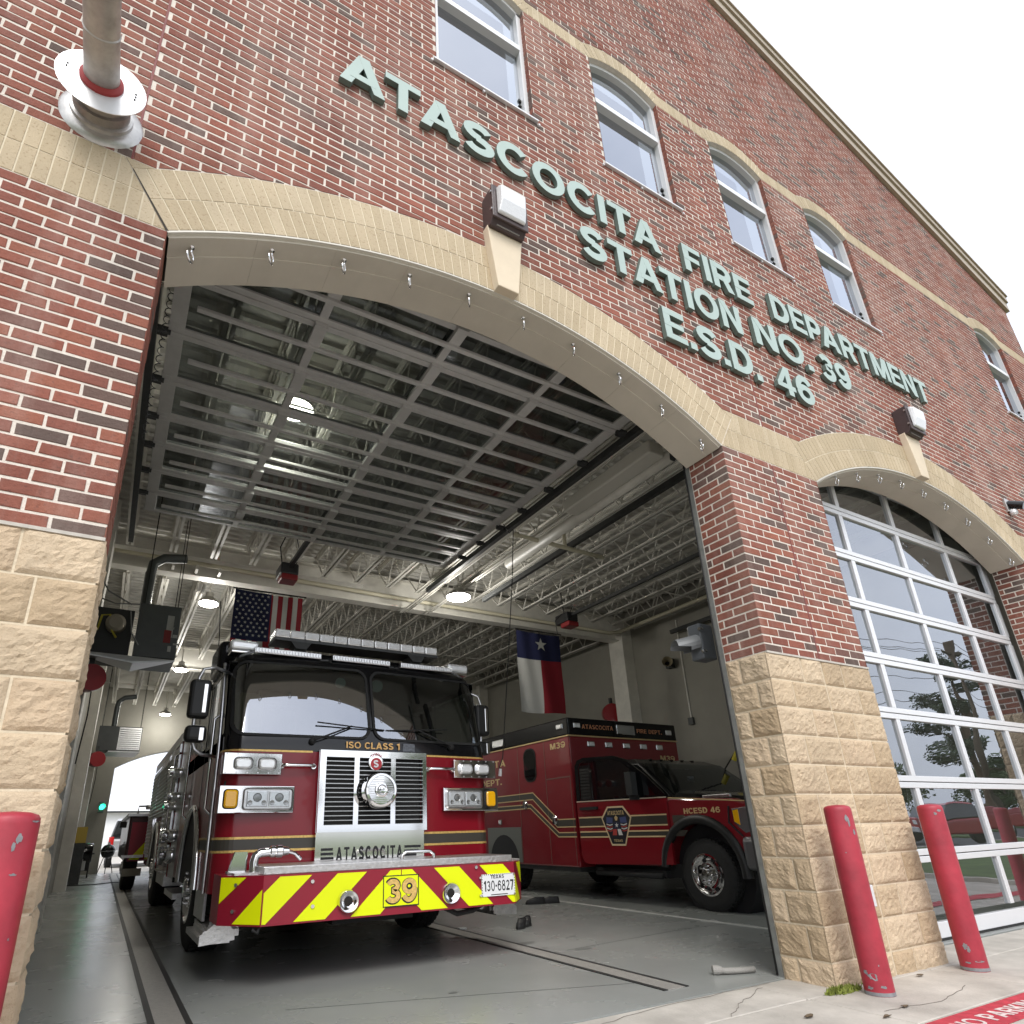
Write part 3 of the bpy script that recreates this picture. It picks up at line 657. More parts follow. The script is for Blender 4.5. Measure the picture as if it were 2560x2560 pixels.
def track(x,par,y1=5.95,vo=0):
    m=MB(); m.box(x+vo-.03,x+vo+.03,.52,.60,0,4.25); m.build('vertical_track',darkm,par); m=MB(); pts=[(x,.56+.28*(1-math.cos(R(q))),4.25+.56*math.sin(R(q))) for q in range(0,91,15)]
    for a,b in zip(pts,pts[1:]): m.prism([(x-.03,a[1]-.03,a[2]+.02),(x-.03,b[1]-.02,b[2]+.04),(x-.03,b[1]+.03,b[2]-.04),(x-.03,a[1]+.05,a[2]-.02)],(.06,0,0))
    m.box(x-.03,x+.03,.84,y1,4.77,4.85); m.build('track',darkm,par)
track(-.07,d1,vo=-.15); track(4.45,d1,vo=.17); track(5.56,d2); track(10.22,d2)
for xr,par in ((2.18,d1),(7.83,d2)):
    m=MB(); m.box(xr-.03,xr+.03,.75,6.3,4.93,4.99); m.build('opener_rail',darkm,par)
    m=MB(); m.box(xr-.14,xr+.14,6.25,6.65,4.82,5.02); o=m.build('opener_motor',M('motor_black',(.02,.02,.022),.4),par,bevel=.03)
    m=MB(); m.box(xr-.13,xr+.13,6.23,6.5,4.72,4.82); m.build('motor_cover',M('motor_red',(.28,.02,.025),.35),o,bevel=.02)
    m=MB(); m.tube([(xr-.1,6.4,5.02),(xr-.16,6.35,5.3),(xr-.05,6.5,5.6)],.01,6); m.tube([(xr+.1,6.5,5.02),(xr+.2,6.45,5.25),(xr+.12,6.5,5.6)],.008,6); m.build('cable',blackm,o)
m=MB(); m.cyl((-.02,.60,5.08),(4.4,.60,5.08),.03,n=12); m.build('torsion_shaft',darkm,d1,smooth=1)
# coil spring hanging by the left jamb
m=MB(); m.tube([(.055+.014*math.cos(q*.9),.50+.014*math.sin(q*.9),3.0+q*.0085) for q in range(0,130)],.0028,4); m.build('coil_cord',blackm,d1)
# --- interior shell
XW0,XW1,YB=-.52,10.42,20.6
m=MB(); m.box(XW0-.15,XW0,DEP,YB,0,6.2); m.build('interior_wall',paintw,station)
m=MB(); m.box(XW1,XW1+.15,DEP,YB,0,6.2); m.build('interior_wall',paintw,station)
# back wall with two arched drive-through openings, the far bay open
AB=archp((.25,4.55)); m=MB()
m.box(XW0,.25,YB,YB+.3,0,6.2); m.box(4.55,XW1,YB,YB+.3,0,6.2)
dz=-.85
for k in range(24):
    a,b=.25+4.3*k/24,.25+4.3*(k+1)/24; za,zb=arch_z(AB,a)+dz+.02,arch_z(AB,b)+dz+.02
    m.prism([(a,YB,za),(b,YB,zb),(b,YB,6.2),(a,YB,6.2)],(0,.3,0))
m.build('back_wall',paintw,station)
for y in (6.6,13.3,19.4): MB().box(XW0,XW0+.22,y,y+.5,0,5.7).build('pilaster',steelw,station)
for y in (7.3,13.8): MB().box(XW1-.3,XW1,y,y+.45,0,5.3).build('pilaster',steelw,station)
# roof deck: ribbed steel
m=MB(); y=DEP
while y<YB:
    for (ya,za),(yb,zb) in zip(((0,0),(.075,0),(.09,-.045),(.15,-.045),(.165,0)),((.075,0),(.09,-.045),(.15,-.045),(.165,0),(.18,0))):
        m.poly([(XW0,y+ya,5.80+za),(XW1,y+ya,5.80+za),(XW1,y+yb,5.80+zb),(XW0,y+yb,5.80+zb)])
    y+=.18
m.build('roof_deck',deckm,station)
MB().box(XW0-.2,XW1+.2,DEP,YB+.3,5.86,6.0).build('roof_slab',darkm,station)
# girders across, bar joists along the bay
for y in (7.5,14.0):
    m=MB(); m.box(XW0,XW1,y-.11,y+.11,5.0,5.025); m.box(XW0,XW1,y-.11,y+.11,5.56,5.585); m.box(XW0,XW1,y-.008,y+.008,5.025,5.56); m.build('girder',steelw,station)
def joist_mesh(y0,y1):
    m=MB(); zb,zt=5.14,5.70
    for s in (-1,1):
        m.box(s*.012,s*.055,y0+.5,y1-.5,zb,zb+.008); m.box(s*.012,s*.02,y0+.5,y1-.5,zb,zb+.045); m.box(s*.012,s*.055,y0,y1,zt-.008,zt); m.box(s*.012,s*.02,y0,y1,zt-.045,zt)
    n=10; L_=(y1-y0-1.0)/n
    for k in range(n):
        a=y0+.5+k*L_; m.cyl((0,a,zb+.02),(0,a+L_/2,zt-.02),.013,n=5,caps=False); m.cyl((0,a+L_/2,zt-.02),(0,a+L_,zb+.02),.013,n=5,caps=False)
    m.cyl((0,y0,zt-.03),(0,y0+.5,zb+.02),.013,n=5,caps=False); m.cyl((0,y1,zt-.03),(0,y1-.5,zb+.02),.013,n=5,caps=False)
    return m.mesh('bar_joist',steelw)
jms=[joist_mesh(.46,7.4),joist_mesh(7.6,13.9),joist_mesh(14.1,20.55)]
for k in range(18):
    for jm in jms:
        o=bpy.data.objects.new('bar_joist',jm); COL.objects.link(o); o.parent=station; o.location=(XW0+.42+k*.6,0,0)
m=MB()
for y in (2.6,4.9,10.6,17): m.cyl((XW0,y,5.16),(XW1,y,5.16),.014,n=6)
tag(m.build('joist_bridging',steelw,station),kind='stuff')
# ducts, conduit and pipe between the two bays
m=MB(); m.cyl((4.95,.9,4.68),(4.95,4.2,4.68),.075,n=16); m.build('exhaust_duct',steelw,station,smooth=1)
m=MB()
for i,x in enumerate((4.58,4.66,4.73,5.12,5.2)): m.cyl((x,.6,4.9+.02*i),(x,7.4,4.9+.02*i),.016,n=8)
m.build('conduit_run',steelw,station)
m=MB(); m.tube([(4.5,3.35,4.70),(5.3,3.35,4.68),(6.05,3.35,4.66)],.03,10); m.tube([(5.35,3.35,4.68),(5.35,3.35,5.0)],.028,10); m.lathe((4.5,3.35,4.70),(1,0,0),[(.042,0),(.042,.05)],12); m.build('gas_pipe',M('cream_pipe',(.62,.58,.44),.5),station,smooth=1)
m=MB(); m.box(4.62,4.84,1.0,2.45,4.62,4.78); m.build('strip_light_housing',M('white_housing',(.62,.60,.54),.5),station,bevel=.02)
m=MB(); m.tube([(XW0,7.25,5.18),(1.6,7.25,5.15),(4.3,7.25,5.12),(9.7,7.25,5.10),(9.9,7.1,5.12),(9.9,1,5.14)],.04,10); m.tube([(1.2,7.25,5.15),(1.2,7.25,5.7)],.035,8); m.build('sprinkler_main',M('cream_pipe',(.6,.5,.4)),station,smooth=1)
m=MB()
for x in (.55,.9,1.25): m.box(x-.02,x+.02,7.15,7.35,5.02,5.10)
for k in range(5): m.cyl((XW0,6.75+.03*k,5.05),(3.6,6.75+.03*k,5.05),.011,n=6)
m.build('conduit_rack',steelw,station)
# --- floor and markings
fl=MB(); fl.box(XW0,XW1,.36,YB+.3,-.12,0); floor=tag(fl.build('garage_floor',floor_m),kind='structure')
whiteline=M('worn_white_line',(.66,.66,.63),.5,var=.2,vs=8); drainm=M('drain_grate',(.36,.345,.32),.5,.3,var=.1,vs=30,bump=.5,bs=150); seamk=M('black_seam',(.02,.02,.02),.6)
for x0,y1 in ((.60,20),(3.46,20)):
    m=MB(); m.box(x0,x0+.15,.55,y1,.001,.004); t=m.build('trench_drain',drainm,floor)
    for a in (x0-.035,x0+.15): MB().box(a,a+.035,.55,y1,.001,.005).build('drain_edge',seamk,t)
MB().box(6.0,6.055,.9,12,.001,.004).build('bay_line',whiteline,floor)
m=MB()
for p in ([(1.3,1.5),(2.4,1.15),(3.6,.75)],[(3.8,2.0),(5.4,2.2),(7.6,2.1)]):
    for (a,b),(c,d) in zip(p,p[1:]): m.prism([(a,b,.0012),(c,d,.0012),(c,d+.006,.0012),(a,b+.006,.0012)],(0,0,.0006))
tag(m.build('floor_crack',M('floor_seam',(.09,.095,.09),.6),floor),kind='stuff')
stain=M('oil_stain',(.19,.20,.19),.3,var=.2,vs=12); m=MB()
for _ in range(11):
    cx,cy=random.uniform(.9,4.6),random.uniform(.7,3.2); r=random.choice((.015,.02,.03,.05,.08)); q=[]
    for k in range(14): t=2*PI*k/14; rr=r*(1+.5*noise.noise((cx*9+math.cos(t),cy*9+math.sin(t),r*30))); q.append((cx+rr*1.7*math.cos(t),cy+rr*.7*math.sin(t),.0012+_*.0002))
    m.poly(q)
m.build('oil_stain',stain,floor)
# ================================================================ GROUND OUTSIDE
grass=M('grass',(.075,.115,.03),.9,var=.45,vs=1.5,bump=.6,bs=30); asphalt=M('asphalt',(.06,.06,.06),.85,var=.2,vs=3,bump=.3,bs=120)
g=MB(); g.poly([(-400,-400,-.16),(400,-400,-.16),(400,400,-.16),(-400,400,-.16)]); tag(g.build('ground',grass),kind='structure')
pv=MB(); pv.box(-9,12.4,-9.2,.345,-.14,-.012); pave=tag(pv.build('pavement',M('joint_filler',(.10,.095,.085),.9,var=.3,vs=12)),kind='structure')
ys=[.345,-.05,-.64,-2.9,-5.2,-7.4,-9.2]; xsl=[-9,-6.4,-3.9,-1.4,1.35,3.965,5.34,7.7,10.1,12.4]; random.seed(3)
for (y1,y0) in zip(ys,ys[1:]):
    for a,b in zip(xsl,xsl[1:]):
        m=MB(); dz=random.uniform(-.002,.002); m.box(a+.006,b-.006,y0+.006,y1-.006,-.03,-.002+dz); m.build('paving_slab',concrete,pave,bevel=.005,seg=1)
crackm=M('dark_crack',(.20,.18,.155),.9); m=MB()
for pts in ([(3.3,-.04),(3.6,.12),(4.05,.30)],[(4.05,-.42),(4.5,-.5),(5.1,-.38)],[(2.4,.2),(3.1,.31),(4.3,.33)]):
    q=[(a+(c-a)*t/8+random.uniform(-.012,.012),b+(d-b)*t/8+random.uniform(-.012,.012)) for (a,b),(c,d) in zip(pts,pts[1:]) for t in range(8)]
    for (a,b),(c,d) in zip(q,q[1:]): m.prism([(a,b,.0005),(c,d,.0005),(c,d+.004,.0005),(a,b+.004,.0005)],(0,0,.0008))
tag(m.build('crack',crackm,pave),kind='stuff')
st=M('grime_stain',(.31,.285,.25),.9,var=.15,vs=9); m=MB()
for cx,cy,rx,ry in ((3.6,.22,.5,.05),(2.9,.16,.4,.06),(3.9,-.3,.1,.03),(4.2,-.42,.05,.02),(4.45,-.14,.16,.05)):
    m.poly([(cx+rx*(1+.3*noise.noise((k,cx,cy)))*math.cos(2*PI*k/20),cy+ry*(1+.4*noise.noise((k*1.3,cx,2)))*math.sin(2*PI*k/20),.0008) for k in range(20)])
pass
redl=M('worn_red_stripe',(.45,.035,.055),.75,var=.25,vs=18)
m=MB(); m.box(3.97,12.3,-.885,-.665,.0005,.003); fs=m.build('fire_lane_stripe',redl,pave)
m=MB(); text(m,'NO PARKING',(4.04,-.835,.0042),(1,0,0),(.0,1,0),(0,0,1),.10,.93,w=.17,dep=.001); text(m,'FIRE LANE',(5.6,-.84,.0042),(1,0,0),(0,1,0),(0,0,1),.12,.85,w=.19,dep=.001); m.build('stripe_lettering',M('worn_white_letters',(.62,.52,.5),.8,var=.3,vs=40),fs)
rd=MB(); rd.box(-200,260,-17.5,-9.3,-.15,-.13); tag(rd.build('road',asphalt),kind='structure')
m=MB(); m.box(12.42,260,-9.3,-9.12,-.15,0.0); tag(m.build('kerb',concrete),kind='structure')
m=MB(); m.box(12.42,12.58,-9.1,.3,-.15,.06); tag(m.build('kerb',concrete),kind='structure')
gl=MB(); gl.box(12.6,260,-9.1,3,-.15,-.02); gl.box(-200,260,-60,-17.6,-.155,-.04); tag(gl.build('lawn',grass),kind='structure')
# weeds at the foot of the pier
random.seed(11)
def weeds(x,y,n,sp,label):
    m=MB()
    for _ in range(n):
        a=random.uniform(0,2*PI); r=random.uniform(0,sp); px,py=x+r*1.8*math.cos(a),y+r*.5*math.sin(a); h=random.uniform(.012,.04); t=random.uniform(0,2*PI); w=random.uniform(.006,.012)
        m.poly([(px-w*math.cos(t),py-w*math.sin(t),.0),(px+w*math.cos(t),py+w*math.sin(t),0),(px+random.uniform(-.02,.02),py+random.uniform(-.02,.02),h)])
    return tag(m.build('weeds',M('weed_green',(.17,.20,.03),.8,var=.4,vs=40),o=(x,y,0)),label,'weeds',kind='stuff')
weeds(4.28,-.07,420,.09,'patch of yellow-green weeds at the foot of the stone pier'); weeds(4.62,-.05,90,.06,'small tuft of weeds behind the middle bollard')
# ---------------------------------------------------------------- bollards
def bollard(x,y,label,chips):
    b=thing('bollard',label,'bollard',(x,y,0),'red steel bollards by the bay doors'); r=.080
    m=MB(); prof=[(r,-.05),(r,1.03),(r*.98,1.045),(r*.9,1.056),(r*.6,1.064),(.001,1.068)]; m.lathe((x,y,0),(0,0,1),prof,36,cap=False); m.build('post',bollred,b,smooth=1)
    m=MB()
    for ang,z,w,h in chips:
        q=[]; random.seed(int(z*1000)); n=14
        for k in range(n):
            t=2*PI*k/n; rr=.6+.6*random.random(); da=w*rr*math.cos(t)/r; q.append((x+(r+.0012)*math.cos(ang+da),y+(r+.0012)*math.sin(ang+da),z+h*rr*math.sin(t)))
        m.poly(q)
    tag(m.build('paint_chip',chipg,b),kind='stuff')
    m=MB(); m.lathe((x,y,0),(0,0,1),[(r+.0008,0.0),(r+.0014,.012),(r+.0006,.02)],36,cap=False); m.build('rust_ring',chipg,b,smooth=1)
    return b
fc=R(-148)
bollard(4.40,-.22,'red steel bollard in front of the stone pier between the two bays',[(fc+.5,.985,.015,.022),(fc+.62,.96,.008,.03),(fc-.1,.78,.004,.004),(fc+.3,.16,.004,.006),(fc-.25,.10,.03,.018),(fc-.7,.12,.014,.012),(fc+.3,.05,.02,.008),(fc-.6,.04,.018,.01),(fc+.9,.9,.01,.016)])
bollard(5.55,-.22,'red steel bollard in front of the closed glass bay door',[(fc+.2,1.0,.01,.012),(fc+.6,1.02,.02,.01),(fc-.4,.15,.014,.022),(fc-.2,.13,.01,.02),(fc+.4,.06,.03,.006),(fc-.5,.05,.02,.006)])
bollard(-.085,-.22,'red steel bollard at the left edge of the picture beside the stone pier',[(R(-62),.985,.012,.016),(R(-70),.96,.006,.014),(R(-60),.88,.01,.004),(R(-40),.7,.004,.004),(R(-30),1.035,.02,.004)])
bollard(10.1,-.24,'red steel bollard seen mirrored in the right panes of the closed bay door',[(0,.9,.01,.02)])
# ---------------------------------------------------------------- wall lettering
def sign_line(txt,x0,x1,z,label):
    t=thing('wall_sign',label,'sign',(x0,0,z),'sage green letters on the brick wall'); h=.35; gap=.095
    words=txt if isinstance(txt,list) else [(txt,x0,x1)]
    for wd,a,b in words:
        kn=.10*sum(wd[i:i+2] in ('AT','TA','PA') for i in range(len(wd))); sx=(b-a)/((twidth(wd,gap)-kn)*h); x=a
        pv_=''
        for ch in wd:
            if pv_+ch in ('AT','TA','PA'): x-=.10*h*sx
            pv_=ch
            if ch!=' ':
                m=MB(); glyph(m,ch,(x,-.012,z),(1,0,0),(0,0,1),(0,-1,0),h,sx,.222,.04,0,1); m.build('letter',[sage,saged],t,o=(x,0,z))
            x+=(GL[ch][0]+gap)*h*sx
sign_line([('ATASCOCITA',.85,3.98),('FIRE',4.30,5.30),('DEPARTMENT',5.62,8.80)],.85,8.8,5.955,'top row of sage green letters reading ATASCOCITA FIRE DEPARTMENT')
sign_line([('STATION',2.97,4.98),('NO.',5.18,6.12),('39',6.28,6.83)],2.97,6.83,5.43,'middle row of sage green letters reading STATION NO. 39')
sign_line([('E.S.D.',3.83,5.12),('46',5.36,5.96)],3.83,5.96,4.915,'bottom row of sage green letters reading E.S.D. 46')
# ---------------------------------------------------------------- wall-pack lights
def wall_light(x,label):
    z=5.165; t=thing('wall_light',label,'light',(x,0,z),'bronze wall lights over the bays'); w=.15
    prof=[(0,-.01),(0,.32),(-.08,.33),(-.14,.32),(-.14,.015),(-.10,-.03)]
    m=MB(); m.prism([(x-w,y,z+q) for y,q in prof],(2*w,0,0)); m.build('housing',bronze,t,bevel=.008)
    m=MB(); m.box(x-w-.008,x+w+.008,-.157,-.14,z+.0,z+.33); m.build('door_frame',bronze,t,bevel=.006)
    m=MB(); lw=.122; ring=lambda s,y0:[(x-s,y0,z+.045),(x+s,y0,z+.045),(x+s,y0,z+.355),(x-s,y0,z+.355)]
    m.loft([[(x-lw,-.158,z+.035),(x+lw,-.158,z+.035),(x+lw,-.158,z+.305),(x-lw,-.158,z+.305)],[(x-lw*.96,-.18,z+.042),(x+lw*.96,-.18,z+.042),(x+lw*.96,-.188,z+.298),(x-lw*.96,-.188,z+.298)],[(x-lw*.86,-.215,z+.14),(x+lw*.86,-.215,z+.14),(x+lw*.88,-.22,z+.272),(x-lw*.88,-.22,z+.272)]])
    m.build('lens',M('prismatic_lens',(.70,.71,.72),.16,.1,bump=.25,bs=90,coat=1),t,bevel=.01)
    m=MB(); m.box(x-.10,x+.10,-.115,-.03,z-.02,z-.006); m.build('vent_plate',M('dull_plate',(.3,.3,.3),.5,.5),t)
    m=MB()
    for zz in (.08,.26): m.cyl((x-w-.016,-.14,z+zz),(x-w,-.14,z+zz),.012,n=8)
    m.build('screw',chromed,t)
wall_light(2.17,'bronze wall light above the keystone of the open bay'); wall_light(7.84,'bronze wall light above the keystone of the closed bay')
# flue pipe through the wall
fx,fz=-.40,4.60; t=thing('flue_pipe','round metal flue pipe with white collar plate jutting from the brick wall','pipe',(fx,0,fz))
m=MB(); m.lathe((fx,0,fz),(0,-1,0),[(.082,-.02),(.082,.2),(.079,.205),(.082,.21),(.079,.44),(.0835,.445),(.079,.45),(.079,.62),(.092,.63),(.092,.67),(.079,.68),(.079,1.25)],28); m.build('pipe',M('weathered_steel',(.40,.38,.35),.45,.5,var=.25,vs=9),t,smooth=0); auto(t.children[0],40)
m=MB(); m.lathe((fx,0,fz),(0,-1,0),[(.205,.19),(.205,.194),(.08,.2)],36); o=m.build('collar_plate',flangew,t); auto(o)
m=MB(); m.lathe((fx,0,fz),(0,-1,0),[(.10,.195),(.10,.212),(.084,.226)],28); auto(m.build('red_seal',M('red_silicone',(.30,.03,.03),.6),t))
m=MB(); m.lathe((fx,0,fz),(0,-1,0),[(.20,.002),(.185,.02),(.15,.03),(.15,.05),(.14,.055)],36); auto(m.build('wall_flange',galv,t))
m=MB(); m.lathe((fx,0,fz),(0,-1,0),[(.135,.05),(.135,.10),(.12,.105),(.12,.19)],28); auto(m.build('storm_sleeve',M('dull_sleeve',(.30,.28,.26),.4,.7,var=.2,vs=12),t))
m=MB()
for a in (R(172),R(180),R(-8),R(0),R(8)): m.cyl((fx+.155*math.cos(a),-.197,fz+.155*math.sin(a)),(fx+.155*math.cos(a),-.2,fz+.155*math.sin(a)),.005,n=6)
m.build('rivet',blackm,t)
# security camera by the right edge
t=thing('security_camera','small black security camera on the brick wall right of the closed bay','camera',(10.12,0,4.8))
m=MB(); m.box(10.06,10.2,-.03,0,4.72,4.92); m.build('bracket',galv,t,bevel=.006)
m=MB(); m.cyl((10.13,-.02,4.84),(10.15,-.17,4.76),.055,n=16); m.build('body',blackp,t,smooth=0)
m=MB(); m.lathe((10.13,-.05,4.70),(0,0,-1),[(.04,-.04),(.045,0),(.03,.03)],14); m.build('sensor',flangew,t)
# grey photo-eye box on the pier
t=thing('sensor_box','small grey electrical box on the stone pier behind the middle bollard','box',(4.81,0,.5))
m=MB(); m.box(4.775,4.845,-.07,-.02,.42,.56); m.build('box',galv,t,bevel=.005); m=MB(); m.box(4.78,4.84,-.076,-.07,.425,.555); m.build('cover',aluw,t,bevel=.004)
# leaf litter on the paving
random.seed(5)
for i,(x,y,l) in enumerate(((3.62,-.28,'dry leaf scrap lying on the paving in front of the open bay'),(4.22,-.45,'curled dry leaf on the paving near the red stripe'),(3.95,-.50,'small dry twig scrap on the paving left of the red stripe'),(5.05,-.12,'dry leaf at the foot of the stone pier between the bollards'))):
    m=MB(); q=[]
    for k in range(8): a=2*PI*k/8; q.append((x+random.uniform(.012,.03)*math.cos(a)*1.6,y+random.uniform(.008,.018)*math.sin(a),.004+random.uniform(0,.008)))
    m.poly(q); m.poly([(a,b,c+.002) for a,b,c in q[::-1]]); tag(m.build('dry_leaf',M('dry_leaf',(.12,.085,.05),.9),o=(x,y,0)),l,'leaf')
# ================================================================ FIRE ENGINE
EX=2.24; EH=1.27
eng=thing('fire_engine','red and black fire engine with chrome grille and chevron bumper parked in the open bay','fire engine',(EX,2.0,0))
def wheel(par,c,r,w,side,hubmat,nuts=10,dual=False,name='wheel'):
    """tyre with tread blocks, rim as a sub-part; side=-1 faces -X"""
    x,y,z=c; ax=(side,0,0); rr=r*.56
    m=MB(); prof=[(rr,-w/2),(r*.80,-w/2-.004),(r*.93,-w*.47),(r*.985,-w*.40),(r,-w*.30),(r,w*.30),(r*.985,w*.40),(r*.93,w*.47),(r*.80,w/2+.004),(rr,w/2)]
    m.lathe(c,ax,prof,40,cap=False)
    n=44
    for k in range(n):
        t=2*PI*k/n
        for j,o in ((-.36,0),(-.12,.5),(.12,0),(.36,.5)):
            tt=t+o*2*PI/n; d=Vector((0,math.cos(tt),math.sin(tt))); e=Vector((0,-math.sin(tt),math.cos(tt))); q=Vector(c)+Vector((side*w*j*.82,0,0))
            a=r*PI/n*.72; b=w*.085
            top=[q+d*(r+.008)+e*(s*a)+Vector((u*b,0,0)) for s,u in ((-1,-1),(1,-1),(1,1),(-1,1))]; bot=[q+d*(r-.01)+e*(s*a)+Vector((u*b,0,0)) for s,u in ((-1,-1),(1,-1),(1,1),(-1,1))]
            m.faces(top+bot,[(0,1,2,3)]+[(i,i+4,(i+1)%4+4,(i+1)%4) for i in range(4)])
    ty=auto(m.build(name,blackm,par,o=c),30)
    m=MB(); h=w/2
    m.lathe(c,ax,[(rr+.012,h-.02),(rr+.012,h+.004),(rr*.97,h+.006),(rr*.93,h-.02),(rr*.80,h-.05),(rr*.72,h-.055),(rr*.62,h-.02),(rr*.58,h-.005),(rr*.30,h-.002),(rr*.28,h+.03),(rr*.22,h+.045),(.002,h+.047)],36,cap=False)
    rim=auto(m.build('rim',hubmat,ty),30)
    m=MB()
    for k in range(nuts):
        t=2*PI*k/nuts; p=Vector(c)+Vector((side*(h-.006),rr*.45*math.cos(t),rr*.45*math.sin(t))); m.cyl(p,p+Vector((side*.04,0,0)),.017,.012,n=6)
    tag(m.build('lug_nut',hubmat,ty),kind='stuff')
    m=MB()
    for k in range(8):
        t=2*PI*(k+.5)/8; p=Vector(c)+Vector((side*(h-.046),rr*.76*math.cos(t),rr*.76*math.sin(t))); m.cyl(p,p+Vector((side*.004,0,0)),.024,n=12)
    m.build('hand_hole',blackt,ty)
    return ty
# --- bumper
bz0,bz1,bf=.40,.715,1.95
pl=[(EX-1.27,2.55),(EX-1.27,2.22),(EX-1.03,bf),(EX+1.03,bf),(EX+1.27,2.22),(EX+1.27,2.55)]
m=MB(); m.prism([(x,y,bz0) for x,y in pl],(0,0,bz1-bz0)); bump=auto(m.build('bumper',chevred,eng,fix=True),20)
def on_seg(s,u,z,off=.003):
    """u = distance along a bumper face (s: 0 left corner, 1 front, 2 right corner)"""
    a,b=Vector(pl[s+1]),Vector(pl[s+2]); d=(b-a).normalized(); n=Vector((d.y,-d.x)); p=a+d*u+n*off; return (p.x,p.y,z)
SL=(bz1-bz0)*.97; fl_=2.06; cl=(Vector(pl[2])-Vector(pl[1])).length
def stripe(s,poly,len_):
    p=clip(poly,1,0,-.006); p=clip(p,-1,0,len_-.006) if p else p
    if len(p)>2:
        m=MB(); m.poly([on_seg(s,u,z,.0045) for u,z in p]); 
        for i in range(len(p)): a,b=p[i],p[(i+1)%len(p)]; m.poly([on_seg(s,*a,0),on_seg(s,*b,0),on_seg(s,*b,.0045),on_seg(s,*a,.0045)])
        m.build('chevron_stripe',lime,bump)
z0,z1=bz0+.012,bz1-.012
for k in range(-1,2):
    b0=.22+.415*k; w=.225
    q=[(b0,z0),(b0+w,z0),(b0+w+SL,z1),(b0+SL,z1)]; q=clip(q,-1,0,fl_/2-.004)
    if len(q)>2: stripe(1,q,fl_); stripe(1,[(fl_-u,z) for u,z in q][::-1],fl_)
for q in ([(0,z0+.12),(0,z1),(.215,z1)],[(.13,z0),(cl,z0),(cl,z0+.22)]):
    stripe(0,q,cl); stripe(2,[(cl-u,z) for u,z in q][::-1],cl)
m=MB(); m.box(EX-1.03,EX+1.03,bf+.02,2.5,bz1,bz1+.055); tp=m.build('tread_plate',tread,bump,bevel=.006)
# diamond pattern on the front lip of the tread plate
m=MB()
for k in range(95):
    for r_ in range(2):
        x=EX-1.02+k*.0215; z=bz1+.014+r_*.024; s=1 if (k+r_)%2 else -1
        m.prism([(x-.007,bf+.0185,z-.006*s),(x+.007,bf+.0185,z+.006*s),(x+.009,bf+.0185,z+.006*s+.003),(x-.005,bf+.0185,z-.006*s+.003)],(0,.003,0))
m.build('diamond_lugs',chromed,tp)
m=MB(); m.box(EX-1.2,EX-1.03,bf+.16,2.5,bz1,bz1+.015); m.box(EX+1.03,EX+1.2,bf+.16,2.5,bz1,bz1+.015); m.build('corner_deck',tread,bump)
for x in (1.82,2.66):
    hn=MB(); hn.lathe((x,bf-.004,.515),(0,-1,0),[(.078,-.002),(.078,.022),(.070,.032),(.062,.030),(.050,.018),(.036,.010),(.030,.006)],28,cap=False); auto(hn.build('air_horn',chrome,bump),40)
    m=MB(); m.lathe((x,bf-.004,.515),(0,-1,0),[(.034,.004),(.034,.0085),(.001,.009)],16); m.build('horn_throat',M('throat_dark',(.03,.028,.025),.25,.6),bump)
m=MB(); m.box(2.09,2.385,bf-.007,bf-.002,.452,.668); np_=m.build('number_plate',lime,bump)
m=MB()
for a,b,c,d in ((2.09,2.385,.452,.459),(2.09,2.385,.661,.668),(2.09,2.097,.452,.668),(2.378,2.385,.452,.668)): m.box(a,b,bf-.0085,bf-.007,c,d)
m.build('plate_border',blackt,np_)
for w_,mi,d_,off in ((.30,blackt,.0015,.006),(.215,gold,.0028,0)):
    m=MB()
    for ch,x in (('3',2.115),('9',2.245)): glyph(m,ch,(x-off*.6,bf-.007,.480-off*.4),(1,0,0),(0,0,1),(0,-1,0),.16+off*.9,1.02,w_,d_)
    m.build('numeral_outline' if mi is blackt else 'numeral',mi,np_)
# licence plate on the right
m=MB(); m.box(2.945,3.265,bf-.012,bf-.006,.468,.632); lp=m.build('licence_plate',M('plate_white',(.78,.79,.80),.4),bump)
m=MB(); text(m,'TEXAS',(3.03,bf-.0125,.598),(1,0,0),(0,0,1),(0,-1,0),.026,.13,w=.18,dep=.0008); text(m,'130-6827',(2.965,bf-.0125,.505),(1,0,0),(0,0,1),(0,-1,0),.078,.285,gap=.16,w=.15,dep=.0008)
for k in range(16): 
    m.box(2.947+k*.02,2.955+k*.02,bf-.0132,bf-.012,.625,.631)
    if k<8: m.box(2.946,2.951,bf-.0132,bf-.012,.47+k*.02,.48+k*.02); m.box(3.259,3.264,bf-.0132,bf-.012,.47+k*.02,.48+k*.02)
m.box(3.03,3.19,bf-.0132,bf-.012,.476,.482); m.build('plate_lettering',blackt,lp)
m=MB()
for x,z in ((2.93,.61),(2.93,.48),(3.255,.625),(3.255,.475)): m.cyl((x,bf-.02,z),(x,bf-.004,z),.009,n=8)
for x,z in ((1.55,.66),(1.56,.50),(2.9,.69)): m.cyl((x,bf-.012,z),(x,bf,z),.013,n=10)
for u,z in ((.14,.655),(.13,.49)): p=Vector(on_seg(0,u,z,0)); q=Vector(on_seg(0,u,z,.013)); m.cyl(p,q,.013,n=10)
tag(m.build('bolt_head',chrome,bump),kind='stuff')
m=MB(); m.tube([(2.28,2.03,.775),(2.28,2.03,.80),(2.32,2.03,.825),(2.52,2.03,.825),(2.56,2.03,.80),(2.56,2.03,.775)],.013,10); auto(m.build('grab_rail',chrome,bump),50)
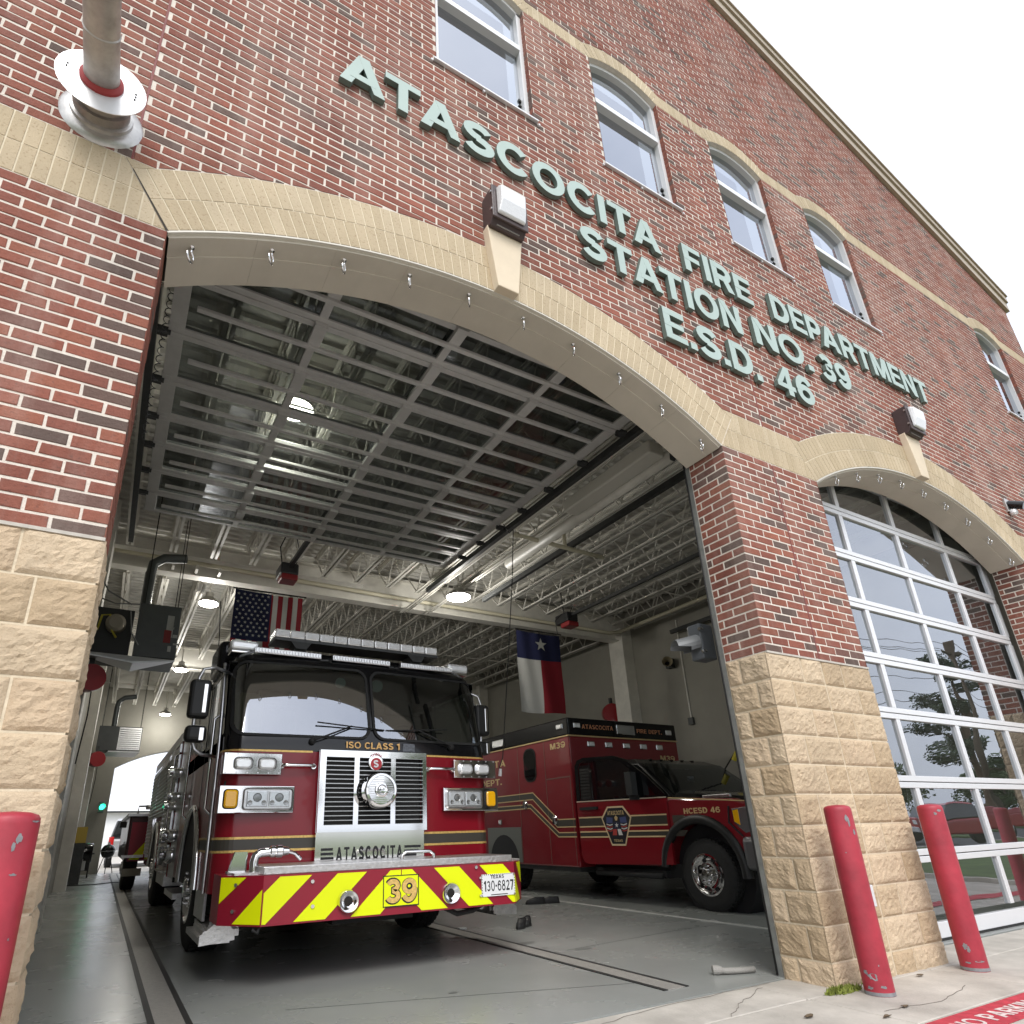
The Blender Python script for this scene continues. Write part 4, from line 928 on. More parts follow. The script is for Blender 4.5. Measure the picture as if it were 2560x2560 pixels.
m=MB(); m.tube([(1.185,2.2,.70),(1.185,2.2,.80),(1.195,2.2,.838),(1.225,2.2,.856),(1.30,2.2,.862)],.031,12); m.lathe((1.29,2.2,.862),(1,0,0),[(.033,0),(.041,.008),(.041,.035),(.034,.042),(.044,.05),(.044,.09),(.034,.097),(.026,.14)],16); m.prism([(1.02,2.28,.72),(1.15,2.28,.72),(1.15,2.28,.865),(1.06,2.28,.865)],(0,.04,0)); m.tube([(1.42,2.2,.862),(1.48,2.21,.845),(1.53,2.22,.80)],.014,8); auto(m.build('discharge_pipe',chrome,bump),40)
m=MB(); m.tube([(2.66,2.1,.41),(2.80,2.1,.345),(2.95,2.1,.36),(3.06,2.1,.41)],.02,8); m.tube([(1.22,2.0,.41),(1.20,1.98,.36),(1.17,2,.38)],.012,8); tag(m.build('tow_loop',blackm,bump),kind='stuff')
# --- cab: plan outline lofted through heights
def outline(z,inset=0):
    """rounded plan of the cab at height z (list of x,y); front bows out"""
    yf=2.66 if z<1.70 else (2.66+(z-1.70)*.27 if z<2.5 else 2.876+(z-2.5)*1.2); hw=EH-inset-(0 if z<2.3 else (z-2.3)*.25); rc=.17
    f=[]
    for k in range(9): t=R(180+90*k/8); f.append((EX-hw+rc+rc*math.cos(t),yf+rc+rc*math.sin(t)))
    f+=[(EX-hw+rc+(2*hw-2*rc)*k/12,yf-.05*math.sin(PI*k/12)) for k in range(1,12)]
    for k in range(9): t=R(270+90*k/8); f.append((EX+hw-rc+rc*math.cos(t),yf+rc+rc*math.sin(t)))
    return f
def cab_y(x,z):
    yf=2.66 if z<1.70 else (2.66+(z-1.70)*.27 if z<2.5 else 2.876+(z-2.5)*1.2); hw=EH-(0 if z<2.3 else (z-2.3)*.25); rc=.17; u=x-EX
    if abs(u)<=hw-rc: return yf-.05*math.sin(PI*(u+hw-rc)/(2*(hw-rc)))
    return yf+rc-math.sqrt(max(0,rc*rc-(abs(u)-hw+rc)**2))
YR=5.55
def ring(z,inset=0): return [(EX-EH+inset,YR,z)]+[(x,y,z) for x,y in outline(z,inset)]+[(EX+EH-inset,YR,z)]
m=MB(); zs=[.56,.72,.9,1.1,1.3,1.5,1.645]; rs=[ring(z) for z in zs]; m.loft(rs,cap=False,closed=False); 
cab=auto(m.build('cab',engred,eng),40)
m=MB(); m.loft([ring(z) for z in (1.645,1.70,1.765)],cap=False,closed=False); auto(m.build('cowl',blackp,cab),40)
m=MB(); m.loft([ring(z) for z in (2.47,2.5,2.54)]+[ring(2.58,.02),ring(2.61,.06),ring(2.625,.14)],cap=False,closed=False); m.poly([(x,y,2.625) for x,y,_ in ring(2.62,.14)]); roof=auto(m.build('roof',blackp,cab),40)
# windscreen band: black mask with two openings
def in_rr(x,z,x0,x1,z0_,z1_,r):
    if not(x0<x<x1 and z0_<z<z1_): return False
    dx=max(x0+r-x,x-(x1-r),0); dz=max(z0_+r-z,z-(z1_-r),0); return dx*dx+dz*dz<=r*r
WSC=[(EX-1.215,EX-.035,1.79,2.445),(EX+.035,EX+1.215,1.79,2.445)]
m=MB(); nx,nz=110,36
for i in range(nx):
    for j in range(nz):
        x0,x1=EX-EH+.0+2*EH*i/nx,EX-EH+2*EH*(i+1)/nx; a,b=1.765+.705*j/nz,1.765+.705*(j+1)/nz
        if any(in_rr((x0+x1)/2,(a+b)/2,*w,.10) for w in WSC): continue
        m.poly([(x,cab_y(x,z)+.002,z) for x,z in ((x0,a),(x1,a),(x1,b),(x0,b))])
auto(m.build('windscreen_surround',blackp,cab),40)
for side in (-1,1):
    m=MB(); x=EX+side*EH; m.poly([(x,2.83,1.765),(x,3.0,1.765),(x,3.1,2.47),(x,2.98,2.47)]); m.poly([(x,3.95,1.645),(x,YR,1.645),(x,YR,2.47),(x,3.95,2.47)]); m.poly([(x,2.83,1.645),(x,YR,1.645),(x,YR,1.80),(x,2.83,1.80)]); m.poly([(x,2.95,2.40),(x,YR,2.40),(x,YR,2.47),(x,2.95,2.47)]); m.build('side_pillar',blackp,cab)
    m=MB(); m.poly([(x-side*.004,3.0,1.80),(x-side*.004,3.95,1.80),(x-side*.004,3.95,2.40),(x-side*.004,3.08,2.40)]); m.build('side_window',glassv,cab)
for w in WSC:
    P=rrect(*w,.10,6); Q=rrect(w[0]-.022,w[1]+.022,w[2]-.022,w[3]+.022,.11,6); n=len(P)
    m=MB()
    for i in range(n):
        a,b,c,d=P[i],P[(i+1)%n],Q[(i+1)%n],Q[i]; ya=lambda p,o=.012:(p[0],cab_y(p[0],p[1])-o,p[1])
        m.poly([ya(a),ya(b),ya(c),ya(d)]); m.poly([ya(c),ya(d),ya(d,-.004),ya(c,-.004)]); m.poly([ya(a),ya(b),ya(b,-.01),ya(a,-.01)])
    m.build('windscreen_rubber',blackm,cab)
    m=MB(); cx=(w[0]+w[1])/2; N=48
    xsg=[w[0]+(w[1]-w[0])*k/N for k in range(N+1)]
    def zr(x):
        dx=max(w[0]+.1-x,x-(w[1]-.1),0); dd=.1-math.sqrt(max(0,.01-dx*dx)); return w[2]+dd,w[3]-dd
    for a,b in zip(xsg,xsg[1:]):
        for k in range(6):
            za=[zr(a)[0]+(zr(a)[1]-zr(a)[0])*q/6 for q in (k,k+1)]; zb=[zr(b)[0]+(zr(b)[1]-zr(b)[0])*q/6 for q in (k,k+1)]
            m.poly([(a,cab_y(a,za[0])-.004,za[0]),(b,cab_y(b,zb[0])-.004,zb[0]),(b,cab_y(b,zb[1])-.004,zb[1]),(a,cab_y(a,za[1])-.004,za[1])])
    auto(m.build('windscreen',glassws,cab,smooth=1),60)
# dim cab interior: bulkhead, dash, seats, wheel, gear
idark=M('cab_interior',(.03,.032,.03),.8,var=.3,vs=6); m=MB()
m.box(EX-EH+.03,EX+EH-.03,4.6,4.64,1.0,2.5); m.box(EX-EH+.03,EX+EH-.03,2.72,4.6,1.35,1.40); m.box(EX-EH+.02,EX+EH-.02,2.95,4.6,2.46,2.468); m.build('cabin_lining',idark,cab)
m=MB(); m.box(EX-EH+.05,EX+EH-.05,2.74,3.15,1.40,1.78); m.build('dashboard',idark,cab,bevel=.04)
for sx in (-.72,.72):
    m=MB(); m.box(EX+sx-.26,EX+sx+.26,3.6,3.78,1.45,2.2); m.box(EX+sx-.26,EX+sx+.26,3.2,3.7,1.40,1.52); m.box(EX+sx-.16,EX+sx+.16,3.62,3.76,2.2,2.38); m.build('seat',M('seat_fabric',(.045,.043,.038),.9,var=.2,vs=8),cab,bevel=.04)
m=MB(); c=Vector((EX+.62,3.22,1.86)); m.tube([c+Vector((.2*math.cos(t*PI/12),.09*math.sin(t*PI/12),.18*math.sin(t*PI/12))) for t in range(25)],.014,8); m.tube([c+Vector((-.2,0,0)),c,c+Vector((.2,0,0))],.012,6); m.build('steering_wheel',blackm,cab,smooth=1)
m=MB(); m.box(EX-1.1,EX-.9,3.25,3.32,1.9,1.97); m.box(EX-1.1,EX-.9,3.25,3.32,1.98,2.0); m.box(EX-.52,EX-.46,3.1,3.16,1.8,1.86); m.box(EX-.40,EX-.33,3.1,3.16,1.8,1.87); m.tube([(EX-1.08,2.95,1.8),(EX-1.02,2.93,1.83),(EX-.95,2.95,1.81)],.02,8); m.build('reflective_gear',M('gear_yellow',(.55,.62,.08),.6),cab)
m=MB(); m.box(EX-1.17,EX-.88,3.2,3.35,1.55,2.25); m.build('turnout_coat',M('coat_tan',(.13,.10,.05),.9),cab,bevel=.05)
for sx,r_ in ((-.22,.05),(.16,.06)):
    m=MB(); m.lathe((EX+sx,2.98,2.36),(0,-1,-.3),[(r_*.5,-.05),(r_,0),(r_*1.02,.03),(.002,.035)],18); auto(m.build('cab_fan',M('fan_green',(.16,.24,.22),.3),cab),40)
# gold and olive striping round the front
def wrap(z0_,z1_,off,mat,name,x0=EX-EH,x1=EX+EH,gap=None):
    m=MB(); o=[p for p in [(EX-EH,3.6)]+outline(z0_)+[(EX+EH,3.6)]]
    for (a,b),(c,d) in zip(o,o[1:]):
        if gap and (a+c)/2>gap[0] and (a+c)/2<gap[1]: continue
        n=Vector((d-b,-(c-a))).normalized()*off
        n=Vector((-(b-d),(a-c))).normalized()*off if False else Vector((d-b,-(c-a))).normalized()*off
        m.poly([(a+n.x,b+n.y,z0_),(c+n.x,d+n.y,z0_),(c+n.x,d+n.y,z1_),(a+n.x,b+n.y,z1_)])
    return tag(m.build(name,mat,cab),kind='stuff' if gap else None)
wrap(.868,.952,.002,stripeg,'dark_stripe'); wrap(.852,.870,.0035,gold,'gold_stripe'); wrap(.950,.968,.0035,gold,'gold_stripe'); wrap(1.636,1.652,.0035,gold,'gold_stripe',gap=(EX-.52,EX+.52))
m=MB(); text(m,'ISO CLASS 1',(1.985,cab_y(2.2,1.7)-.004,1.685),(1,0,0),(0,0,1),(0,-1,0),.058,.52,w=.2,dep=.002); tag(m.build('cowl_lettering',M('amber_gold_letters',(.80,.48,.17),.4),cab),kind='stuff')
m=MB(); m.box(2.54,2.66,cab_y(2.6,1.7)-.004,cab_y(2.6,1.7)+.01,1.675,1.745); m.build('decal',M('grey_decal',(.12,.13,.15),.5,var=.5,vs=60),cab)
# --- grille
gy=2.535; m=MB(); gx0,gx1,gz0,gz1=1.735,2.745,.985,1.655
colx=[(gx0+.055,2.045),(2.09,2.39),(2.435,gx1-.04)]; nb=15; zb0,zb1=gz0+.055,gz1-.055
m.box(gx0,gx1,gy,gy+.03,gz1-.055,gz1); m.box(gx0,gx1,gy,gy+.03,gz0,gz0+.055); m.box(gx0,colx[0][0],gy,gy+.03,gz0+.055,gz1-.055); m.box(colx[2][1],gx1,gy,gy+.03,gz0+.055,gz1-.055)
m.box(colx[0][1],colx[1][0],gy,gy+.03,gz0+.055,gz1-.055); m.box(colx[1][1],colx[2][0],gy,gy+.03,gz0+.055,gz1-.055)
gr=m.build('grille',chrome,cab)
m=MB(); m.prism([(gx0,gy+.03,gz0),(gx0,gy+.03,gz1),(gx0+.03,gy+.14,gz1),(gx0+.03,gy+.14,gz0)],(-.002,0,0)); m.prism([(gx1,gy+.03,gz0),(gx1,gy+.03,gz1),(gx1-.03,gy+.14,gz1),(gx1-.03,gy+.14,gz0)],(.002,0,0)); m.box(gx0,gx1,gy+.03,gy+.14,gz1-.004,gz1); m.build('grille_shell',chromed,gr)
for c0,c1 in colx:
    for k in range(nb+1):
        z=zb0+(zb1-zb0)*k/nb; m=MB(); m.box(c0,c1,gy+.004,gy+.012,z-.0035,z+.0035); m.build('grille_bar',M('grille_bar_metal',(.45,.45,.45),.2,1),gr)
m=MB(); m.box(gx0+.05,gx1-.04,gy+.05,gy+.06,gz0+.04,gz1-.04); m.build('radiator_screen',M('radiator_black',(.008,.008,.008),.8),gr)
m=MB(); c=(2.24,gy-.004,1.56); m.lathe(c,(0,-1,0),[(.07,0),(.07,.01),(.06,.014)],24); eb=m.build('emblem',chrome,gr)
m=MB(); m.lathe((2.24,gy-.012,1.545),(0,-1,0),[(.053,0),(.053,.009)],24)
for k in range(7): a=R(50+k*13.3); m.prism([(2.24+.045*math.cos(a),gy-.02,1.56+.045*math.sin(a)),(2.24+.075*math.cos(a-.06),gy-.02,1.555+.085*math.sin(a-.06)),(2.24+.075*math.cos(a+.06),gy-.02,1.555+.085*math.sin(a+.06))],(0,.006,0))
m.build('emblem_field',M('emblem_red',(.45,.02,.03),.3),eb)
m=MB(); glyph(m,'S',(2.212,gy-.0215,1.515),(1,0,0),(0,0,1),(0,-1,0),.062,1.0,.22,.003); m.build('emblem_letter',aluw,eb)
m=MB(); sc=(2.24,2.43,1.315); m.lathe((2.24,2.52,1.315),(0,-1,0),[(.135,0),(.135,.04),(.148,.05),(.148,.13),(.138,.14),(.12,.142),(.115,.135),(.062,.137),(.058,.15),(.05,.152),(.001,.153)],48,cap=False); sir=auto(m.build('siren',chrome,gr),25)
m=MB()
for k in range(15): z=1.315-.10+k*.0143; hw=math.sqrt(max(0,.112**2-(z-1.315)**2)); m.box(2.24-hw,2.24+hw,2.379,2.385,z-.003,z+.003)
m.build('siren_louvre',chromed,sir)
m=MB(); m.tube([(2.24+.04*math.cos(R(q)),2.366,1.315+.04*math.sin(R(q))) for q in range(30,340,15)],.005,6); m.box(2.222,2.258,2.362,2.368,1.312,1.32); m.box(2.222,2.23,2.362,2.368,1.295,1.337); m.build('siren_logo',chromed,sir)
# lower stainless skirt with cut-out letters
m=MB(); m.box(1.735,2.725,gy+.02,gy+.035,.735,.985); sk=m.build('grille_skirt',M('polished_stainless',(.75,.73,.70),.1,1),cab)
m=MB(); text(m,'ATASCOCITA',(1.915,gy+.019,.762),(1,0,0),(0,0,1),(0,-1,0),.105,.60,gap=.28,w=.24,dep=.0015)
for ch_x in range(11): m.box(1.91+ch_x*.061,1.945+ch_x*.061,gy+.0165,gy+.0185,.758,.764) if ch_x<10 else None
for k in range(3):
    z=.775+k*.034; m.box(1.785,1.895-.005*k,gy+.0165,gy+.0195,z,z+.02); m.box(2.535,2.65+.02*k,gy+.0165,gy+.0195,z,z+.02)
m.build('cut_out_lettering',blackt,sk)
# --- headlight and warning-light bezels
def lens_round(m,x0,x1,z0_,z1_,y,r,d):
    P=rrect(x0,x1,z0_,z1_,r,5); Q=rrect(x0+.012,x1-.012,z0_+.012,z1_-.012,max(.004,r-.012),5); m.loft([[(a,y,b) for a,b in P],[(a,y-d*.6,b) for a,b in P],[(a,y-d,b) for a,b in Q]])
for s in (-1,1):
    X=lambda a:EX+s*a
    x0,x1=sorted((X(.82),X(1.285))); yb=2.575
    m=MB(); m.box(x0,x1,yb,yb+.012,1.443,1.612); up_=m.build('warning_light_panel',chrome,cab,bevel=.004)
    m=MB(); m.box(x0+.008,x1-.008 if s<0 else x1-.02,yb+.012,2.78,1.45,1.605); m.build('panel_box',engred,up_)
    for k in range(2):
        a=x0+.075+k*.19-(.03 if s>0 else 0); m=MB(); lens_round(m,a,a+.155,1.478,1.578,yb,.035,.02); q=m.build('warning_light',chromed,up_); m=MB(); lens_round(m,a+.012,a+.143,1.488,1.568,yb-.012,.03,.018); m.build('lens',lensw,q)
    m=MB()
    for k in range(6): m.cyl((x0+.02+k*(x1-x0-.04)/5,yb-.005,1.60),(x0+.02+k*(x1-x0-.04)/5,yb,1.60),.006,n=6); m.cyl((x0+.02+k*(x1-x0-.04)/5,yb-.005,1.455),(x0+.02+k*(x1-x0-.04)/5,yb,1.455),.006,n=6)
    m.build('rivet',chromed,up_)
    x0,x1=sorted((X(.70),X(1.295)))
    m=MB(); m.box(x0,x1,yb-.005,yb+.008,1.145,1.352); lo=m.build('headlight_panel',chrome,cab,bevel=.005)
    m=MB(); m.box(x0+.008,x1-(.008 if s<0 else .025),yb+.008,2.78,1.152,1.345); m.build('panel_box',engred,lo)
    h0,h1=sorted((X(.715),X(1.115))); m=MB(); lens_round(m,h0,h1,1.165,1.335,yb-.004,.03,.022); hb=m.build('headlight_bezel',chromed,lo)
    for k in range(2):
        a=h0+.03+k*.175; m=MB(); m.box(a,a+.165,yb-.034,yb-.02,1.19,1.312); hl=m.build('headlight',M('headlight_silver',(.80,.81,.83),.25,.5),lo,bevel=.008)
        m=MB(); m.lathe((a+.082,yb-.034,1.262),(0,-1,0),[(.034,0),(.034,.004),(.028,.0)],18,cap=False); m.lathe((a+.082,yb-.034,1.262),(0,-1,0),[(.028,.001),(.001,.002)],16)
        for dx in (-.055,.055): m.lathe((a+.082+dx,yb-.034,1.222),(0,-1,0),[(.02,0),(.018,.004),(.001,.002)],12)
        m.build('reflector',M('grey_reflector',(.30,.30,.30),.2,.6),hl)
        m=MB(); m.poly([(a,yb-.037,1.19),(a+.165,yb-.037,1.19),(a+.165,yb-.037,1.312),(a,yb-.037,1.312)]); m.build('lens',clearl,hl)
    t0,t1=sorted((X(1.155),X(1.255))); m=MB(); lens_round(m,t0-.008,t1+.008,1.175,1.328,yb-.004,.03,.014); tb=m.build('turn_signal',blackm,lo); m=MB(); lens_round(m,t0,t1,1.183,1.320,yb-.014,.025,.02); m.build('lens',amber,tb)
    g0,g1=sorted((X(.545),X(.815))); m=MB(); m.tube([(g0,2.63,1.515),(g0,2.57,1.52),(g0+.03,2.555,1.522),(g1-.03,2.555,1.522),(g1,2.57,1.52),(g1,2.63,1.515)],.014,10)
    for g_ in (g0,g1): m.lathe((g_,2.62,1.518),(0,-1,0),[(.026,0),(.022,.03)],12)
    auto(m.build('grab_handle',chrome,cab),50)
    # wipers
    px=X(.56) if s<0 else X(.82); d=1 if s<0 else -1
    m=MB(); y_=cab_y(px,1.74)-.02; tipx=px+d*.36; tz=1.885; m.tube([(px,y_,1.735),(px+d*.02,y_-.03,1.745),(tipx,cab_y(tipx,tz)-.035,tz)],.0075,6)
    m.tube([(tipx-d*.32,cab_y(tipx,tz)-.03,tz+.02),(tipx,cab_y(tipx,tz)-.03,tz-.003),(tipx+d*.32,cab_y(tipx,tz)-.022,tz-.02)],.0065,6); m.lathe((px,y_+.02,1.735),(0,-1,0),[(.03,0),(.028,.04)],12); m.build('wiper',blackm,cab,smooth=1)
    # mirrors on looped arms
    mx=X(1.50 if s<0 else 1.36); my=2.86 if s<0 else 2.98; ko=0 if s<0 else -.15
    m=MB(); m.tube([(X(1.24),3.0,2.36),(X(1.40+ko),my,2.37),(X(1.49+ko),my-.02,2.34),(X(1.52+ko),my-.02,2.26),(X(1.52+ko),my,1.75),(X(1.49+ko),my,1.66),(X(1.43+ko),my,1.62),(X(1.27),3.0,1.62)],.015,10); ma=auto(m.build('mirror_arm',chromed,cab),60)
    m=MB(); m.box(mx-.085,mx+.085,my-.09,my+.03,1.91,2.24); m.build('mirror',M('mirror_black',(.006,.006,.006),.5),ma,bevel=.035,seg=3)
    m=MB(); m.box(mx+.02,mx+.055,my-.097,my-.085,1.95,2.20); m.build('mirror_trim',chrome,ma,bevel=.006)
    m=MB(); m.box(mx-.085,mx+.085,my-.10,my+.02,1.71,1.85); m.build('convex_mirror',M('mirror_black',(.006,.006,.006),.5),ma,bevel=.04,seg=3)
    m=MB(); m.box(mx+.02,mx+.06,my-.105,my-.09,1.72,1.83); m.build('mirror_trim',chrome,ma,bevel=.006)
# --- roof: light bar, LED bars, beacons
m=MB(); m.box(1.36,3.12,3.0,3.28,2.735,2.76); lb=m.build('light_bar',darkm,roof)
for k in range(12):
    a=1.365+k*.1455; m=MB(); m.box(a+.002,a+.142,2.995,3.27,2.762,2.845); mo=m.build('light_module',lensw,lb,bevel=.012)
    m=MB(); m.box(a+.015,a+.13,2.990,2.996,2.775,2.832); m.build('led_face',M('led_white',(.85,.86,.88),.2,.1,bump=.6,bs=220),mo)
m=MB()
for x in (1.62,2.86): m.box(x-.06,x+.06,3.02,3.25,2.60,2.735); m.prism([(x-.1,3.0,2.735),(x+.1,3.0,2.735),(x+.05,2.98,2.66),(x-.05,2.98,2.66)],(0,.02,0))
tag(m.build('light_bar_bracket',darkm,lb),kind='stuff')
for a,b in ((1.16,1.79),(1.90,2.50),(2.62,3.22)):
    y_=min(cab_y(a,2.56),cab_y(b,2.56))-.05; m=MB(); m.box(a,b,y_,y_+.06,2.545,2.60); lb2=m.build('led_strip',chromed,roof,bevel=.006)
    n=int((b-a)/.028)
    m=MB()
    for k in range(n): m.box(a+.012+k*.028,a+.034+k*.028,y_-.006,y_,2.553,2.592)
    m.build('led_lens',lensw,lb2,bevel=.004,seg=1)
for s in (-1,1):
    m=MB(); x=EX+s*1.14; m.box(x-.13,x+.13,3.02,3.22,2.60,2.70); bc=m.build('corner_beacon',lensw,roof,bevel=.03,seg=3)
    m=MB(); m.box(x-.12,x+.12,3.03,3.21,2.575,2.602); m.build('beacon_base',chrome,bc,bevel=.01)
m=MB(); m.box(.92,1.16,3.35,3.9,2.45,2.78); m.build('air_conditioner_pod',blackp,roof,bevel=.06,seg=3)
m=MB(); m.tube([(1.0,4.0,2.6),(.98,4.0,3.0),(.95,4.0,3.4)],.005,6); m.build('antenna',blackm,roof)
# --- cab flank, step, front wheels
m=MB(); m.poly([(EX-EH,YR,.5),(EX+EH,YR,.5),(EX+EH,YR,2.6),(EX-EH,YR,2.6)]); m.build('cab_rear',blackp,cab)
for s in (-1,1):
    x=EX+s*(EH+.004)
    m=MB(); m.tube([(x+s*.02,2.86,.56),(x+s*.02,2.86,1.62),(x+s*.02,2.93,2.05),(x+s*.02,3.04,2.46)],.016,10); auto(m.build('corner_grab_rail',chromed,cab),60)
    m=MB(); m.tube([(x+s*.012,4.12-.64*math.cos(R(q)),.55+.70*math.sin(R(q))) for q in range(0,181,10)],.035,8); auto(m.build('wheel_arch_trim',chrome,cab),60)
    m=MB(); n=16; m.poly([(x,4.12-.62*math.cos(R(180*k/n)),.55+.68*math.sin(R(180*k/n))) for k in range(n+1)]); m.build('wheel_well',blackt,cab)
    m=MB()
    for y in (3.05,4.78): m.tube([(x,y,1.15),(x+s*.055,y,1.2),(x+s*.055,y,1.95),(x,y,2.0)],.014,8)
    auto(tag(m.build('door_grab_rail',chrome,cab),kind='stuff'),60)
    m=MB()
    for y0_,y1_ in ((3.0,3.02),(3.86,3.88),(4.72,4.74)): m.box(min(x,x+s*.002),max(x,x+s*.002),y0_,y1_,.6,2.45)
    m.build('door_seam',blackt,cab)
    m=MB(); m.box(min(x,x-s*.22),max(x,x-s*.22),2.58,3.3,.30,.345); m.prism([(x,2.58,.345),(x-s*.22,2.58,.345),(x-s*.16,2.58,.45),(x-s*.10,2.58,.47),(x-s*.02,2.58,.40)],(0,.012,0)); m.prism([(x+s*.03,2.5,.28),(x-s*.2,2.44,.30),(x-s*.2,2.44,.345),(x+s*.03,2.5,.33)],(0,.6,0)); m.prism([(x+s*.07,2.42,.255),(x-s*.17,2.42,.275),(x-s*.17,2.42,.33),(x-s*.07,2.42,.43),(x+s*.01,2.42,.36),(x+s*.07,2.42,.32)],(0,.015,0)); m.box(min(x+s*.07,x-s*.14),max(x+s*.07,x-s*.14),2.43,3.2,.26,.30); stp=m.build('cab_step',tread,cab)
    m=MB()
    for k in range(5):
        for j in range(3): m.prism([(x-s*(-.05+k*.042),2.42,.275+j*.03),(x-s*(-.032+k*.042),2.42,.287+j*.03),(x-s*(-.034+k*.042),2.42,.292+j*.03),(x-s*(-.052+k*.042),2.42,.28+j*.03)],(0,-.004,0))
    m.build('diamond_lugs',chromed,stp)
    m=MB(); m.box(min(x,x-s*.02),max(x,x-s*.02),2.9,3.42,.36,.56); m.build('step_riser',chromed,cab)
    wheel(eng,(EX+s*1.10,4.12,.53),.53,.31,s,chrome)
    wheel(eng,(EX+s*1.06,8.9,.53),.53,.40,s,chrome)
# axle and dark underbody
m=MB(); m.box(EX-1.0,EX+1.0,2.6,11.2,.50,.62); m.cyl((EX-1,4.12,.53),(EX+1,4.12,.53),.07,n=10); m.box(EX-.35,EX+.35,2.5,4.6,.30,.5); m.build('underbody',blackm,eng)
# --- pump panel and body
m=MB(); m.box(EX-EH+.01,EX+EH-.01,5.62,6.35,.52,2.30); pp=m.build('pump_panel',chromed,eng,bevel=.01)
m=MB()
for s in (-1,1):
    x=EX+s*EH
    for y,z,r_ in ((5.85,1.0,.075),(6.15,1.0,.075),(5.85,.78,.09),(6.15,1.35,.055),(5.85,1.45,.055),(6.0,1.75,.06),(6.2,1.75,.05)): m.lathe((x,y,z),(s,0,0),[(r_,0),(r_,.06),(r_*.7,.1),(r_*1.15,.11),(r_*1.15,.15)],16)
auto(tag(m.build('discharge_outlet',chrome,pp),kind='stuff'),40)
m=MB(); m.box(EX-EH,EX+EH,6.4,11.3,.52,2.32); body=m.build('body',ambred,eng,bevel=.012)
m=MB(); m.box(EX-EH-.006,EX+EH+.006,6.4,11.3,2.20,2.33); m.build('body_rub_trim',chromed,body)
for s in (-1,1):
    x=EX+s*(EH+.004)
    for a,b,zz in ((6.5,7.9,.7),(8.05,9.75,1.3),(9.9,11.2,.7)):
        m=MB(); m.box(min(x,x+s*.01),max(x,x+s*.01),a,b,zz,2.15); dr=m.build('roll_up_door',chromed,body)
        n=int((2.13-zz)/.06)
        m=MB()
        for k in range(n): z=zz+.01+k*.06; m.cyl((x+s*.01,a+.02,z+.03),(x+s*.01,b-.02,z+.03),.022,n=6,caps=False)
        m.build('slats',alu,dr)
        m=MB(); m.box(min(x,x+s*.02),max(x,x+s*.02),a-.03,a,zz,2.17); m.box(min(x,x+s*.02),max(x,x+s*.02),b,b+.03,zz,2.17); m.build('door_guide',chrome,dr)
    m=MB(); m.tube([(x+s*.012,8.9-.66*math.cos(R(q)),.55+.66*math.sin(R(q))) for q in range(0,181,12)],.03,8); m.build('wheel_arch_trim',chrome,body,smooth=1)
    m=MB(); m.poly([(x,8.9-.64*math.cos(R(180*k/14)),.55+.64*math.sin(R(180*k/14))) for k in range(15)]); m.build('wheel_well',blackt,body)
    m=MB(); m.tube([(x,6.45,.9),(x+s*.07,6.45,.95),(x+s*.07,6.45,2.0),(x,6.45,2.05)],.016,8); m.build('body_grab_rail',chrome,body,smooth=1)
    m=MB(); m.box(min(x,x-s*.25),max(x,x-s*.25),5.3,6.3,.34,.40); m.box(min(x,x-s*.25),max(x,x-s*.25),6.6,7.8,.40,.52); m.build('running_board',tread,body)
# ================================================================ AMBULANCE
amb=thing('ambulance','dark red ambulance with black roof band and olive stripes parked beside the engine','ambulance',(7.6,4.9,0))
AX0,AX1=6.40,8.78; BF,BR=4.95,9.35
m=MB(); m.box(AX0,AX1,BF,BR,.42,2.32); box=m.build('box_body',ambred,amb,bevel=.02)
m=MB(); m.box(AX0-.004,AX1+.004,BF-.004,BR,2.335,2.61); m.build('roof_band',blackp,box,bevel=.02)
m=MB(); m.box(AX0-.008,AX1+.008,BF-.008,BR,2.318,2.337); m.build('gold_trim',goldd,box)
def side(mb,pts,off=.003,X=AX0):
    mb.poly([(X-off,y,z) for y,z in pts])
    for i in range(len(pts)): a,b=pts[i],pts[(i+1)%len(pts)]; mb.poly([(X,a[0],a[1]),(X,b[0],b[1]),(X-off,b[0],b[1]),(X-off,a[0],a[1])])
for pts in ([(9.3,1.51),(6.01,1.525),(5.37,1.09),(BF+.01,1.09),(BF+.01,.98),(5.41,.98),(6.02,1.42),(9.3,1.41)],[(9.3,1.345),(6.09,1.345),(5.38,.90),(BF+.01,.90),(BF+.01,.84),(5.40,.84),(6.11,1.285),(9.3,1.27)]):
    m=MB(); side(m,pts,.003); m.build('olive_stripe',stripeg,box)
    h=len(pts)//2; gp=MB()
    for run in (pts[:h],pts[h:]):
        for (a,b),(c,d) in zip(run,run[1:]): side(gp,[(a,b-.008),(c,d-.008),(c,d+.008),(a,b+.008)],.005)
    gp.build('gold_pinstripe',goldd,box)
m=MB()
for y,z0_,z1_ in ((5.62,.45,2.31),(6.40,.45,2.31),(5.0,.45,1.72)): side(m,[(y-.006,z0_),(y+.006,z0_),(y+.006,z1_),(y-.006,z1_)],.004)
side(m,[(5.0,1.70),(5.62,1.70),(5.62,1.715),(5.0,1.715)],.004); m.build('compartment_seam',M('seam_trim',(.20,.12,.10),.4,.4),box)
m=MB(); side(m,rrect(5.86,6.22,1.70,2.25,.14,6),.008); wn=m.build('side_window',blackm,box); m=MB(); side(m,rrect(5.885,6.195,1.725,2.225,.12,6),.012); m.build('pane',M('dark_glass',(.005,.006,.007),.05,coat=1),wn)
def side_text(s,y0,y1,z,h,mat=goldd,X=AX0,par=box,name='side_lettering',w=.2):
    m=MB(); text(m,s,(X-.002,y0,z),(0,-1,0),(0,0,1),(-1,0,0),h,abs(y1-y0),w=w,dep=.002); return m.build(name,mat,par)
